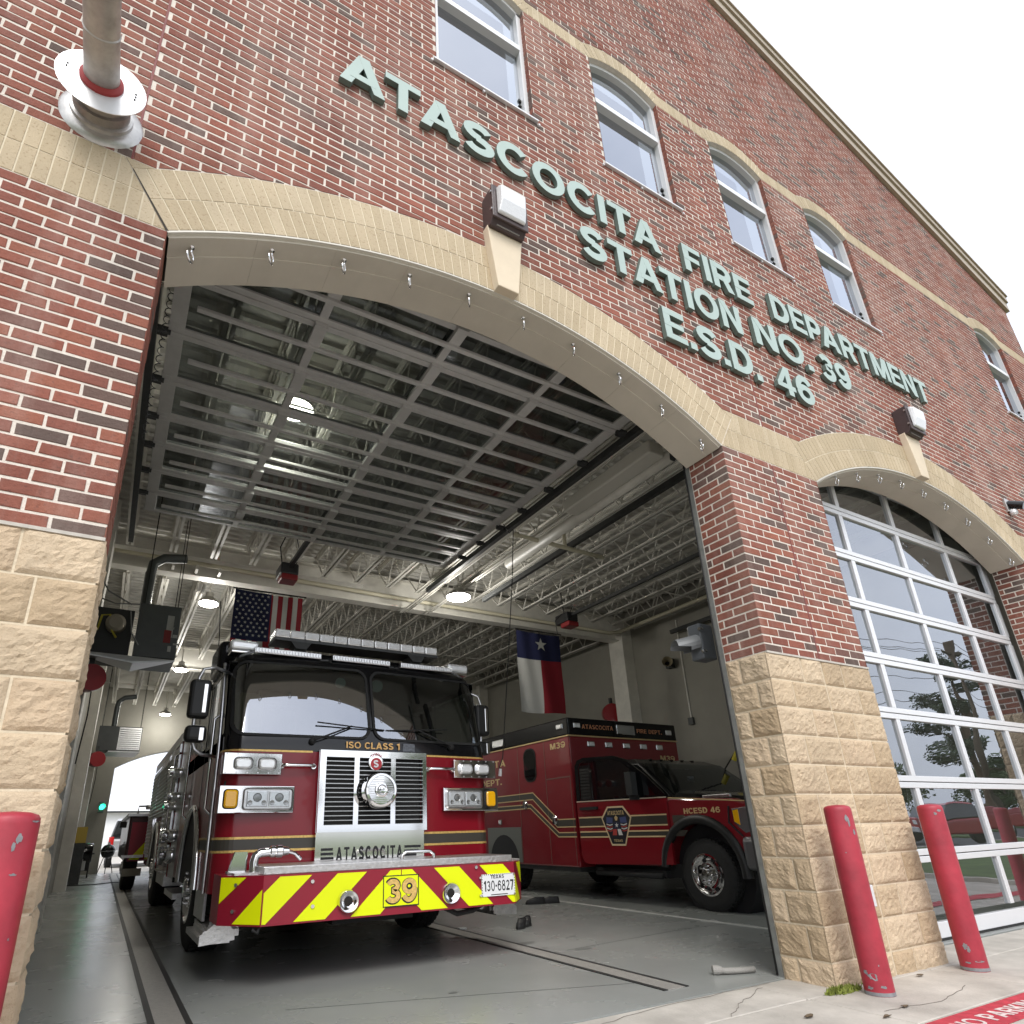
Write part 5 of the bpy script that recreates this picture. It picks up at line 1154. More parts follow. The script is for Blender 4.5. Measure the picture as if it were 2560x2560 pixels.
side_text('M39',5.44,5.05,2.155,.095); side_text('ATASCOCITA',8.6,6.8,2.03,.12,w=.16); side_text('FIRE DEPT.',8.3,6.95,1.72,.11,w=.16)
def lamp(x0,x1,z0_,z1_,y,par,mat=None):
    m=MB(); m.box(x0,x1,y-.02,y,z0_,z1_); b=m.build('light_bezel',chrome,par,bevel=.012); m=MB(); m.box(x0+.012,x1-.012,y-.03,y-.018,z0_+.012,z1_-.012); m.build('lens',mat or lensw,b,bevel=.008)
def slamp(y0,y1,z0_,z1_,par,X=AX0):
    m=MB(); m.box(X-.02,X,y0,y1,z0_,z1_); b=m.build('light_bezel',chrome,par,bevel=.012); m=MB(); m.box(X-.03,X-.018,y0+.012,y1-.012,z0_+.012,z1_-.012); m.build('lens',lensw,b,bevel=.008)
slamp(5.07,5.23,2.44,2.53,box); slamp(6.79,7.19,2.38,2.52,box); slamp(7.0,7.1,1.05,1.13,box)
for x in (6.83,7.2,7.58,7.96,8.33): lamp(x-.075,x+.075,2.16,2.25,BF,box)
lamp(6.50,6.64,2.44,2.53,BF-.004,box); lamp(8.52,8.66,2.42,2.51,BF-.004,box); lamp(7.40,7.80,2.385,2.545,BF-.004,box,M('grey_lens',(.35,.35,.33),.2,.3,bump=.4,bs=90))
orange=M('orange_lettering',(.55,.24,.12),.5)
m=MB(); text(m,'ATASCOCITA',(6.68,BF-.005,2.445),(1,0,0),(0,0,1),(0,-1,0),.068,.66,w=.2,dep=.002); text(m,'FIRE DEPT.',(7.86,BF-.005,2.43),(1,0,0),(0,0,1),(0,-1,0),.068,.58,w=.2,dep=.002); m.build('front_lettering',orange,box)
m=MB(); text(m,'M39',(8.33,BF-.001,1.99),(1,0,0),(0,0,1),(0,-1,0),.085,.34,w=.2,dep=.002); m.build('unit_number',goldd,box)
for y,z in ((6.24,1.35),(5.45,1.09)):
    m=MB(); m.lathe((AX0,y,z),(-1,0,0),[(.07,0),(.07,.012),(.05,.02),(.03,.035)],18); m.box(AX0-.045,AX0-.02,y-.02,y+.02,z-.06,z+.03); auto(m.build('compartment_latch',chrome,box),40)
m=MB(); m.poly([(AX0-.003,y,z) for y,z in ((6.42,.45),(7.5,.45),(7.5,1.0),(6.42,1.0))]); m.build('wheel_panel',M('grey_panel',(.20,.21,.19),.4,.4),box)
m=MB(); m.poly([(AX0-.005,6.97-.46*math.cos(R(180*k/14)),.43+.45*math.sin(R(180*k/14))) for k in range(15)]); m.build('wheel_well',blackt,box)
m=MB(); m.box(AX0+.02,AX1-.02,BF+.02,BR-.1,.36,.45); m.box(6.7,8.5,2.5,9,.34,.5); m.box(6.62,6.80,3.5,4.85,.33,.42); m.build('chassis',blackm,amb)
# --- cab
CX0,CX1=6.60,8.58
prof=[(4.93,.47),(3.44,.47)]+[(2.88-.57*math.cos(R(q)),.43+.58*math.sin(R(q))) for q in range(172,5,-12)]+[(2.25,.52),(2.08,.62),(2.02,.86),(2.03,1.08),(2.10,1.19),(2.3,1.245),(3.25,1.305),(4.93,1.33)]
prof=[(a,b) for a,b in prof]
m=MB(); m.prism([(CX0,y,z) for y,z in prof],(CX1-CX0,0,0)); cabb=m.build('cab_body',ambred,amb,bevel=.03,seg=3,fix=True)
m=MB(); m.loft([[(CX0+.03,3.3,1.30),(CX0+.03,2.12,1.195),(CX1-.03,2.12,1.195),(CX1-.03,3.3,1.30)],[(CX0+.14,3.3,1.365),(CX0+.16,2.22,1.265),(CX1-.16,2.22,1.265),(CX1-.14,3.3,1.365)],[(CX0+.34,3.3,1.40),(CX0+.38,2.3,1.30),(CX1-.38,2.3,1.30),(CX1-.34,3.3,1.40)]]); hood=m.build('hood',blackp,cabb,bevel=.02,seg=3,fix=True)
m=MB(); m.box(CX0+.02,CX0+.06,2.35,2.75,1.262,1.30); m.build('hood_badge',chromed,hood,bevel=.006); m=MB(); m.prism([(CX0+.115,2.95,1.335),(CX0+.115,2.5,1.30),(CX0+.15,2.5,1.325),(CX0+.15,2.95,1.36)],(.004,0,0)); m.build('hood_vent',chrome,hood)
m=MB(); m.prism([(CX0-.004,3.28,1.295),(CX0-.004,2.1,1.20),(CX0-.004,2.1,1.212),(CX0-.004,3.28,1.309)],(.003,0,0)); m.build('gold_pinstripe',goldd,cabb)
gh=[[(CX0+.02,3.22,1.31),(CX1-.02,3.22,1.31),(CX1-.02,4.93,1.32),(CX0+.02,4.93,1.32)],[(CX0+.14,3.86,1.80),(CX1-.14,3.86,1.80),(CX1-.09,4.93,1.86),(CX0+.09,4.93,1.86)],[(CX0+.26,4.05,1.88),(CX1-.26,4.05,1.88),(CX1-.2,4.93,1.94),(CX0+.2,4.93,1.94)]]
m=MB(); m.loft(gh); grn=m.build('cab_roof',blackp,cabb,bevel=.02,seg=3,fix=True)
def wsp(u,v,o=.022): 
    a=Vector((CX0+.09+(CX1-CX0-.18)*u,3.27,1.335)); b=Vector((CX0+.185+(CX1-CX0-.37)*u,3.84,1.785)); p=a.lerp(b,v); return p+Vector((0,-.6,.76))*o-Vector((0,.06*(4*u*(1-u)),0))*.6
m=MB()
for i in range(10): m.poly([wsp(i/10,0),wsp((i+1)/10,0),wsp((i+1)/10,1),wsp(i/10,1)])
m.build('windscreen',glassv,grn,smooth=1)
m=MB()
for i in range(5): x=CX0+.55+i*.22; m.box(x-.03,x+.03,4.02,4.08,1.875,1.888)
tag(m.build('clearance_light',M('smoked_lens',(.05,.03,.02),.2,coat=1),grn,bevel=.006),kind='stuff'); m=MB(); m.tube([(CX0+.25,3.32,1.37),(CX0+.9,3.25,1.40)],.008,6); m.build('wiper',blackm,grn)
m=MB(); m.box(7.52,7.6,3.75,3.8,1.6,1.72); m.box(7.3,7.4,3.5,3.54,1.5,1.6); m.build('mirror_and_terminal',greym,grn)
side_text('HCESD 46',3.05,2.50,1.095,.066,goldd,CX0,cabb,'fender_lettering')
# stripes on the fender
for pts,mt,o in (([(3.25,1.085),(3.06,1.085),(2.93,.985),(3.25,.985)],stripeg,.003),([(3.25,.905),(3.02,.905),(3.1,.835),(3.25,.835)],stripeg,.003)):
    m=MB(); side(m,pts,o,CX0); m.build('olive_stripe',mt,cabb)
m=MB(); m.tube([(CX0+.01,2.88-.60*math.cos(R(q)),.43+.60*math.sin(R(q))) for q in range(-4,182,9)],.06,8); auto(m.build('fender_flare',M('flare_black',(.008,.008,.008),.5),cabb),60)
m=MB(); m.lathe((CX0+.3,2.88,.43),(1,0,0),[(.56,-.10),(.56,.2)],24); m.build('wheel_well',blackt,cabb)
m=MB(); m.prism([(CX0-.006,2.34,1.13),(CX0-.006,2.14,1.15),(CX0-.006,2.06,1.08),(CX0-.006,2.06,.90),(CX0-.006,2.2,.86),(CX0-.006,2.33,.97)],(.06,.0,0)); hlb=m.build('headlight',M('headlight_dark',(.34,.34,.35),.14,.7),cabb,bevel=.01)
m=MB(); m.prism([(CX0-.012,2.32,1.11),(CX0-.012,2.25,1.12),(CX0-.012,2.25,.95),(CX0-.012,2.32,.99)],(.006,0,0)); m.build('side_marker',amber,hlb); m=MB(); m.tube([(CX0-.008,2.37,1.16),(CX0-.008,2.40,.98),(CX0-.008,2.24,.83)],.012,6); m.build('headlight_trim',blackt,hlb)
m=MB(); m.box(CX0+.02,CX1-.02,1.86,2.06,.62,.86); m.box(CX0+.05,CX1-.05,1.92,2.1,.48,.62); m.build('front_bumper',M('bumper_grey',(.16,.16,.165),.35,.4),cabb,bevel=.04,seg=3)
m=MB(); m.box(CX0-.035,CX0+.2,1.88,2.27,.47,.83); m.build('bumper_corner',M('bumper_grey',(.16,.16,.165)),cabb,bevel=.06,seg=3)
m=MB(); m.box(CX0+.35,CX1-.35,1.98,2.05,.88,1.19); m.build('front_grille',chrome,cabb,bevel=.02)
m=MB(); m.tube([(CX0-.05,3.5,.36),(CX0-.05,4.75,.36)],.035,8); m.build('running_board',blackm,cabb,smooth=1)
for s,x in ((-1,CX0+.17),(1,CX1-.17)):
    wheel(amb,(x,2.88,.40),.40,.235,s,chrome,8); wheel(amb,(AX0+.19 if s<0 else AX1-.19,6.97,.40),.40,.30,s,chrome,8)
# --- driver-side door, standing ajar
HG=Vector((6.588,3.30,0)); RE=Vector((6.372,4.86,0)); dv=(RE-HG).normalized(); dn=Vector((-dv.y,dv.x,0)); DL=(RE-HG).length
def DP(s,z,o=0): p=HG+dv*s+dn*o; return (p.x,p.y,z)
def dpoly(mb,pts,o0,o1,mi=0):
    n=len(pts); a=[DP(s,z,o1) for s,z in pts]; b=[DP(s,z,o0) for s,z in pts]; mb.poly(a,mi); mb.poly(b[::-1],mi)
    for i in range(n): mb.poly([b[i],b[(i+1)%n],a[(i+1)%n],a[i]],mi)
m=MB(); dpoly(m,[(.02,.50),(DL-.14,.475),(DL-.05,.50),(DL-.01,.58),(DL,1.325),(.0,1.30)],-.05,.0); door=auto(m.build('cab_door',ambred,amb),30)
upf=[(.0,1.33),(.30,1.62),(.62,1.86),(.80,1.92),(1.38,1.95),(1.50,1.92),(DL-.02,1.84),(DL,1.33)]; upi=[(.16,1.345),(.40,1.62),(.68,1.82),(.84,1.87),(1.36,1.895),(1.44,1.87),(DL-.09,1.80),(DL-.08,1.345)]
m=MB()
for i in range(len(upf)):
    j=(i+1)%len(upf); m.poly([DP(*upf[i],0),DP(*upf[j],0),DP(*upi[j],0),DP(*upi[i],0)]); m.poly([DP(*upf[i],-.04),DP(*upf[j],-.04),DP(*upf[j],0),DP(*upf[i],0)])
m.build('window_frame',blackp,door)
m=MB(); m.poly([DP(s,z,-.01) for s,z in upi]); m.build('door_window',M('tinted_glass',(.006,.007,.008),.03,coat=1,spec=.8),door)
m=MB(); dpoly(m,[(0,1.305),(DL,1.318),(DL,1.332),(0,1.319)],0,.006); m.build('belt_moulding',M('pale_gold_trim',(.75,.66,.52),.35,.3),door)
for a,b in ((.975,1.10),(.835,.905)):
    m=MB(); dpoly(m,[(.03,a),(DL-.02,a),(DL-.02,b),(.03,b)],0,.002); m.build('olive_stripe',stripeg,door)
    for z in (a,b): m=MB(); dpoly(m,[(.03,z-.009),(DL-.02,z-.009),(DL-.02,z+.009),(.03,z+.009)],0,.0035); m.build('gold_pinstripe',M('bright_gold_line',(.72,.55,.30),.4),door)
m=MB(); dpoly(m,[(1.17,1.205),(1.50,1.205),(1.50,1.245),(1.17,1.245)],0,.035); m.build('door_handle',blackm,door,bevel=.01)
m=MB(); dpoly(m,[(.42,1.30),(.50,1.30),(.50,1.36),(.42,1.36)],0,.12); mi_=m.build('mirror_arm',blackm,door); m=MB(); dpoly(m,[(.40,1.36),(.50,1.36),(.50,1.66),(.40,1.66)],.05,.17); m.build('mirror_head',M('mirror_grey',(.03,.032,.032),.5),mi_,bevel=.03,seg=3)
# door emblem: shield patch with flags and lone star
ec,ez=.86,.985
sh=[(-.265,.10),(-.14,.25),(.14,.25),(.265,.10),(.12,-.265),(-.12,-.265)]
def em(mb,pts,o,mi=0): mb.poly([DP(ec-u,ez+v,o) for u,v in pts],mi)
def sc_(p,k): return [(a*k,b*k) for a,b in p]
m=MB(); dpoly(m,[(ec-u,ez+v) for u,v in sh],.002,.0045); emb=m.build('door_emblem',M('patch_gold',(.72,.56,.34),.45),door)
m=MB(); em(m,sc_(sh,.91),.0055); m.build('emblem_field',M('patch_black',(.012,.012,.018),.5),emb)
m=MB(); text(m,'ATASCOCITA',DP(ec+.145,ez+.135,.006),-dv,(0,0,1),dn,.055,.29,w=.2,dep=.0008); text(m,'TEXAS',DP(ec+.075,ez-.215,.006),-dv,(0,0,1),dn,.032,.15,w=.2,dep=.0008); m.build('emblem_lettering',goldd,emb)
fb,fr_,fwm=M('flag_blue',(.06,.08,.20),.6),M('flag_red',(.45,.05,.04),.6),M('flag_white',(.72,.70,.68),.6)
for s in (-1,1):
    m=MB(); em(m,[(s*.06,.10),(s*.17,.11),(s*.18,.03),(s*.07,.03)],.0062); m.build('patch_flag_union',fb,emb)
    for k in range(4): m=MB(); z=.02-k*.026; em(m,[(s*(.07+.004*k),z),(s*.12,z-.012),(s*.18,z+.004),(s*.18,z-.010),(s*.12,z-.026),(s*(.07+.004*k),z-.014)],.0062); m.build('patch_flag_stripe',fwm if k%2==0 else fr_,emb)
m=MB(); em(m,[(-.06,.045),(.06,.045),(.05,-.05),(-.05,-.05)],.0065); m.build('patch_star_field',M('patch_navy',(.015,.018,.05),.5),emb)
m=MB(); em(m,[((.035 if k%2==0 else .014)*math.sin(PI*k/5),(.035 if k%2==0 else .014)*math.cos(PI*k/5)) for k in range(10)],.0072); m.build('patch_star',fwm,emb)
m=MB(); em(m,[(-.07,-.05),(-.005,-.05),(-.012,-.13),(-.09,-.13)],.0066); m.build('patch_red_bar',fr_,emb); m=MB(); em(m,[(.005,-.05),(.06,-.05),(.09,-.13),(.02,-.13)],.0066); m.build('patch_white_bar',fwm,emb)
m=MB(); em(m,[(-.03,.10),(0,.13),(.03,.10),(.015,.06),(-.015,.06)],.0064); m.build('patch_eagle',goldd,emb)
# ================================================================ THINGS INSIDE THE BAY
# --- high-bay lamps, lit
lamp_glow=M('lamp_glow',(1,.96,.86),.5,emit=40)
def bay_lamp(x,y,z,label,power,r=.17):
    t=thing('bay_lamp',label,'lamp',(x,y,z),'round bay lamps hung below the roof joists')
    m=MB(); m.lathe((x,y,z),(0,0,1),[(r,.0),(r*1.05,.02),(r*.8,.08),(r*.45,.12),(r*.4,.2),(.02,.22)],24); auto(m.build('housing',galv,t),40)
    m=MB(); m.lathe((x,y,z),(0,0,-1),[(r*.98,-.004),(r*.9,.02),(r*.5,.045),(.001,.055)],24,cap=False); m.build('diffuser',lamp_glow,t,smooth=1)
    m=MB(); m.cyl((x,y,z+.2),(x,y,5.7),.012,n=6); m.build('stem',steelw,t)
    ld=bpy.data.lights.new('bay_lamp_light','POINT'); ld.shadow_soft_size=.12; ld.energy=power*.52; ld.color=(1,.97,.90); lo=bpy.data.objects.new('bay_lamp_light',ld); COL.objects.link(lo); lo.parent=t; lo.location=(0,0,-.20)
PW=50
bay_lamp(1.34,2.85,5.30,'lit round lamp shining through the glass of the raised bay door',18,.2)
bay_lamp(5.02,5.9,4.76,'lit round lamp between the two bays beside the engine roof',74,.21)
bay_lamp(1.24,8.25,4.85,'lit round lamp left of the hanging flag of stars and stripes',PW)
bay_lamp(1.30,13.4,4.85,'lit round lamp half way along the left bay',PW)
bay_lamp(1.45,19.6,4.80,'lit round lamp farthest back near the drive-through opening',PW)
# --- flags
def flag(name,label,x0,x1,y,z0_,z1_,paint,mats):
    t=thing(name,label,'flag',((x0+x1)/2,y,z0_)); nx,nz=40,52; m=MB()
    def P(i,j): u,v=i/nx,j/nz; x=x0+(x1-x0)*u+.012*math.sin(v*7)*(1-v); return (x,y+.020*math.sin(u*7+v*2)*(1-.6*v)+.006*math.sin(u*17+v*3),z0_+(z1_-z0_)*v-.015*(1-v)*math.sin(u*5)-.02*(4*u*(1-u))*v)
    vs=[P(i,j) for j in range(nz+1) for i in range(nx+1)]; i0=len(m.v); m.v+=vs
    for j in range(nz):
        for i in range(nx):
            m.f.append((j*(nx+1)+i,j*(nx+1)+i+1,(j+1)*(nx+1)+i+1,(j+1)*(nx+1)+i)); m.m.append(paint((i+.5)/nx,(j+.5)/nz)); m.t.append(0)
    f=m.build('cloth',mats,t,smooth=1); return t,P
cb,cr,cw=M('cloth_blue',(.012,.016,.07),.8),M('cloth_red',(.30,.012,.025),.8),M('cloth_white',(.62,.62,.60),.8)
t,P=flag('texas_flag','blue, white and red lone star flag hanging over the ambulance',6.28,7.26,6.02,2.88,4.37,lambda u,v:0 if v>.66 else (1 if u>.5 else 2),[cb,cr,cw])
t['label']='blue, white and red lone star banner hanging above the ambulance'; t.name='state_flag'
m=MB(); cx,cz=6.76,4.12; m.poly([(cx+(.135 if k%2==0 else .053)*math.sin(PI*k/5),5.955,cz+(.135 if k%2==0 else .053)*math.cos(PI*k/5)) for k in range(10)]); m.build('star',cw,t)
m=MB(); m.tube([(6.25,6.02,4.39),(7.3,6.02,4.40)],.012,8); m.tube([(7.22,6.02,4.4),(7.26,6.1,4.7),(7.5,6.2,4.9)],.008,6); m.build('hanger',blackm,t)
def us(u,v):
    if u<.52 and v>.50: return 0
    return 1 if int(u*13)%2==0 else 2
t,P=flag('national_flag','stars and stripes flag hanging behind the engine light bar',1.42,2.45,6.4,2.95,4.50,us,[cb,cr,cw])
m=MB()
for r_ in range(11):
    for c_ in range(5 if r_%2 else 6):
        x=1.47+(c_+(.5 if r_%2 else 0))*.088; z=3.79+r_*.064; u,v=(x-1.42)/1.03,(z-2.95)/1.55; y=P(u*40,v*52)[1]-.008
        m.poly([(x+(.026 if k%2==0 else .011)*math.sin(PI*k/5),y,z+(.026 if k%2==0 else .011)*math.cos(PI*k/5)) for k in range(10)])
tag(m.build('star_field',cw,t),kind='stuff'); m=MB(); m.tube([(1.38,6.4,4.51),(2.5,6.4,4.52)],.012,8); m.build('hanger',blackm,t)
# --- unit heaters
def heater(x0,x1,y0,y1,z0_,z1_,label,grill):
    t=thing('unit_heater',label,'heater',((x0+x1)/2,(y0+y1)/2,z0_),'grey unit heaters along the left wall')
    m=MB(); m.box(x0,x1,y0,y1,z0_,z1_); c=m.build('cabinet',greym,t,bevel=.012)
    m=MB(); m.cyl(((x0+x1)/2-.2,(y0+y1)/2,z1_),((x0+x1)/2-.2,(y0+y1)/2,z1_+.6),.07,n=14); m.tube([((x0+x1)/2-.2,(y0+y1)/2,z1_+.55),((x0+x1)/2-.18,(y0+y1)/2,z1_+.75),((x0+x1)/2-.05,(y0+y1)/2+.05,z1_+.88),((x0+x1)/2+.25,(y0+y1)/2+.1,z1_+.95)],.07,14); auto(m.build('flue',M('flue_grey',(.10,.11,.11),.4,.5),t),60)
    m=MB()
    for px,py in ((x0+.05,y0+.05),(x1-.05,y0+.05),(x0+.05,y1-.05),(x1-.05,y1-.05)): m.cyl((px,py,z1_),(px,py,5.7),.006,n=5)
    tag(m.build('hanger_rod',blackm,t),kind='stuff')
    if grill:
        m=MB(); m.box(x0+.5,x1-.02,y0-.02,y0,z0_+.03,z1_-.03); l=m.build('louvre_frame',chromed,c)
        for k in range(10): z=z0_+.06+k*(z1_-z0_-.1)/10; m=MB(); m.prism([(x0+.52,y0-.02,z),(x0+.52,y0-.05,z+.01),(x0+.52,y0-.045,z+.02),(x0+.52,y0-.015,z+.012)],(x1-x0-.56,0,0)); m.build('louvre',chromed,l)
        m=MB(); m.prism([(x0+.3,y0-.05,z0_-.01),(x1,y0-.05,z0_-.01),(x1-.1,y1,z0_-.06),(x0+.2,y1,z0_-.06)],(0,0,-.03)); m.build('deflector',flangew,t)
    else:
        m=MB(); lab=[(.05,.30,.14,.62),(.13,.10,.07,.16),(.20,.30,.10,.09),(.16,.42,.05,.06),(.23,.20,.11,.05)]
        for a,b,w_,h_ in lab: m.box(x0+.33+a*.6,x0+.33+a*.6+w_*.6,y0-.004,y0,z0_+b,z0_+b+h_*.5)
        m.build('warning_label',M('paper_label',(.5,.5,.48),.7),c); m=MB(); m.box(x0+.34,x0+.43,y0-.006,y0-.004,z0_+.22,z0_+.40); m.build('red_label',M('label_red',(.25,.02,.02),.6),c)
        m=MB(); m.box(x0-.62,x0-.05,y0+.1,y1,z0_+.02,z1_-.1); m.build('burner_box',M('burner_dark',(.03,.03,.03),.6),t); m=MB(); m.lathe((x0-.25,y0+.1,z0_+.42),(0,-1,0),[(.12,0),(.12,.12),(.08,.16)],18); auto(m.build('blower',M('blower_beige',(.35,.31,.25),.6),t),40)
        m=MB(); m.tube([(x0-.45,y0,z0_+.3),(x0-.42,y0-.02,z0_+.5),(x0-.33,y0-.02,z0_+.52),(x0-.31,y0-.02,z0_+.35),(x0-.22,y0,z0_+.22)],.014,8); m.build('yellow_hose',M('hose_yellow',(.6,.5,.06),.5),t,smooth=1)
        m=MB(); m.tube([(x0-.5,y0,z0_+.75),(x0-.3,y0-.03,z0_+.68),(x0,y0,z0_+.72)],.01,6); m.tube([(x0-.1,y0,z0_+.6),(x0-.05,y0-.03,z0_+.3),(x0+.05,y0,z0_+.15)],.01,6); m.tube([(x0-.5,y0,1+z0_),(x0-.4,y0,z0_+.85),(x0-.1,y0,z0_+.7)],.01,6); m.build('cable',M('cable_grey',(.25,.25,.25),.6),t)
        m=MB(); m.prism([(x0-.70,y0-.1,z0_-.02),(x0+.02,y0-.1,z0_-.10),(x1,y0+.0,z0_-.01),(x0,y1,z0_-.01)],(0,0,-.02)); m.build('deflector',M('deflector_silver',(.62,.63,.65),.4,.4),t)
heater(.18,.70,6.1,6.9,3.23,3.98,'grey unit heater with paper labels hung by the left wall near the front',False)
heater(-.30,.78,17.0,17.7,3.28,3.95,'grey unit heater with louvred front at the far end of the left wall',True)
# --- hose / cord reels
def reel(x,y,z,r,axis,label):
    t=thing('cord_reel',label,'reel',(x,y,z),'red cord reels on the bay walls'); rm=M('reel_red',(.32,.012,.018),.35,coat=.5); ax=Vector(axis)
    m=MB(); m.lathe((x,y,z),axis,[(.02,-.1),(r,-.1),(r*1.02,-.08),(r*1.02,.08),(r,.1),(.02,.1)],28); auto(m.build('drum',rm,t),40)
    m=MB(); m.box(x-.03,x+.03,y-.03,y+.03,z-.02,z+r+.14); m.build('bracket',darkm,t); m=MB(); m.tube([(x+.05,y,z-r*.9),(x+.06,y,z-r-.3),(x+.03,y-.02,z-r-.9)],.008,6); m.build('cord',blackm,t)
    return t
reel(-.26,6.25,2.92,.17,(.4,-1,0),'red cord reel low on the left wall under the near heater'); reel(-.22,15.9,2.92,.19,(.4,-1,0),'red cord reel at the far end of the left wall'); reel(10.2,8.0,3.42,.22,(-.6,-1,0),'red cord reel on the right wall above the ambulance roof')
# --- pull cord from the door track
t=thing('pull_cord','long black pull cord with white handle hanging in front of the ambulance','cord',(4.1,3.35,1.5))
m=MB(); m.tube([(4.22,3.2,4.72),(4.36,3.28,4.66),(4.44,3.3,4.74),(4.44,3.3,4.72),(4.38,3.31,4.0),(4.27,3.33,3.0),(4.12,3.35,1.75),(4.07,3.36,1.62)],.006,6); m.build('cord',blackm,t)
m=MB(); m.cyl((4.085,3.355,1.62),(4.075,3.36,1.54),.016,.02,n=10); m.build('handle',whitep,t,smooth=0)
# --- door signal lights
green=M('green_lamp',(.02,.9,.45),.4,emit=5)
def signal(x,y,z,d,label,lit):
    t=thing('signal_light',label,'signal light',(x,y,z)); hm=M('signal_grey',(.11,.12,.13),.4)
    m=MB(); m.box(x-.085,x+.085,y-.05,y+.09,z-.16,z+.16); m.build('housing',hm,t,bevel=.015)
    m=MB(); d=Vector(d)
    s=[]; c=Vector((x,y,z))+d*.07
    for k in range(13):
        a=R(-30+240*k/12); o=d.cross(Vector((0,0,1))).normalized()*math.cos(a)*.08+Vector((0,0,math.sin(a)*.09)); l=.22 if 30<240*k/12<210 else .1; s.append((c+o,c+o+d*l))
    for (a,b),(e,f) in zip(s,s[1:]): m.poly([a,e,f,b])
    m.build('visor',M('visor_grey',(.22,.23,.24),.4,.3),t)
    if lit: m=MB(); m.lathe(Vector((x,y,z))+d*.055,d,[(.075,0),(.06,.03),(.001,.045)],18,cap=False); m.build('lens',green,t,smooth=1)
    m=MB()
    for zz in (-.1,.1): m.cyl((x-.1,y-.055,z+zz),(x-.06,y-.055,z+zz),.016,n=8)
    m.build('mount_bolt',chrome,t)
signal(4.58,.72,2.46,(-.9,.35,-.25),'grey hooded signal light just inside the right jamb of the open bay',False)
signal(.06,20.42,1.94,(.15,-1,0),'green lit signal light left of the far drive-through opening',True)
# --- things at the far left
t=thing('gas_grill','black gas barbecue on wheels against the left wall at the back','grill',(-.2,18.7,0))
m=MB(); m.box(-.42,.02,18.5,18.95,.18,.62); m.build('cabinet',blackm,t,bevel=.02); m=MB(); m.lathe((-.46,18.7,.64),(1,0,0),[(.02,0),(.24,.005),(.26,.03),(.26,.48),(.24,.505),(.02,.51)],20); auto(m.build('hood',blackp,t),40)
m=MB(); m.cyl((-.2,18.45,.2),(-.2,18.45,.44),.12,n=16); m.cyl((-.2,18.45,.44),(-.2,18.45,.5),.05,n=10); m.build('gas_bottle',M('bottle_grey',(.42,.42,.41),.5),t); m=MB(); m.box(-.50,.10,18.5,18.9,.60,.64); m.build('side_shelf',darkm,t)
for x in (-.4,0.0): m=MB(); m.cyl((x-.02,18.6,.08),(x+.02,18.6,.08),.08,n=14); m.box(x-.02,x+.02,18.58,18.62,.08,.2); m.build('wheel',blackm,t)
t=thing('kettle_grill','black kettle barbecue on three legs in the far drive-through opening','grill',(.45,20.4,0))
m=MB(); m.lathe((.45,20.4,.64),(0,0,-1),[(.2,0),(.195,.06),(.15,.15),(.05,.2),(.01,.2)],20); m.build('bowl',blackp,t,smooth=1); m=MB(); m.lathe((.45,20.4,.655),(0,0,1),[(.205,0),(.19,.07),(.13,.15),(.03,.19),(.03,.25),(.01,.25)],20); m.build('lid',blackp,t,smooth=1); m=MB(); m.lathe((.45,20.4,.64),(0,0,1),[(.21,0),(.21,.015)],20); m.build('rim_band',chromed,t)
for a in (30,150,270): m=MB(); m.cyl((.45+.1*math.cos(R(a)),20.4+.1*math.sin(R(a)),.5),(.45+.24*math.cos(R(a)),20.4+.24*math.sin(R(a)),.01),.012,n=8); m.build('leg',blackm,t)
t=thing('yellow_board','yellow board leaning on the left wall behind the barbecue','board',(-.25,15.6,.9)); m=MB(); m.box(-.42,-.12,15.55,15.58,.92,1.28); m.build('panel',M('yellow_paint',(.42,.30,.05),.6),t); m=MB(); m.box(-.42,-.12,15.56,15.6,.0,.92); m.build('stand',darkm,t)
t=thing('power_cord','thin black power cord lying across the floor at the back of the left bay','cord',(0,16,0)); m=MB(); m.tube([(-.4,15.2,.01),(.2,15.05,.01),(.55,15.5,.01),(.9,15.1,.01)],.01,6); m.build('cord',blackm,t)
# second truck behind the engine
t=thing('brush_truck','dark rescue truck with yellow and red chevron rear parked behind the engine','truck',(1.75,14,0))
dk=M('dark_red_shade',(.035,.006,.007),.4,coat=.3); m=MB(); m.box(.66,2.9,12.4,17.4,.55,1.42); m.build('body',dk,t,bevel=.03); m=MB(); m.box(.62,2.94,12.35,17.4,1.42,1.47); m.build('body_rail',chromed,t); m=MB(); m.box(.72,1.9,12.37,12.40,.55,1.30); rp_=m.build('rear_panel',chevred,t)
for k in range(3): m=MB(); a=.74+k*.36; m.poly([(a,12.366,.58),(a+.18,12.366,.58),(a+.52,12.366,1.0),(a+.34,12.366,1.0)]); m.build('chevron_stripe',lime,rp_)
m=MB(); m.box(.50,.62,12.4,12.6,1.2,1.32); m.build('lamp_box',blackm,t); m=MB(); m.box(.6,1.0,12.25,12.4,.62,.67); m.build('rear_step',tread,t); m=MB(); m.box(.66,1.0,12.2,12.24,.28,.42); m.build('mud_flap',M('flap_grey',(.25,.24,.2),.7),t)
m=MB(); m.tube([(.8,12.5,1.47),(.8,12.5,1.62),(1.6,12.5,1.64),(2.6,12.5,1.62)],.02,8); m.cyl((.95,12.5,1.6),(1.05,12.45,1.6),.05,n=10); m.build('hose_rail',chromed,t,smooth=1)
for s,x in ((-1,.80),(1,2.76)): wheel(t,(x,12.9,.42),.42,.26,s,chromed,8)
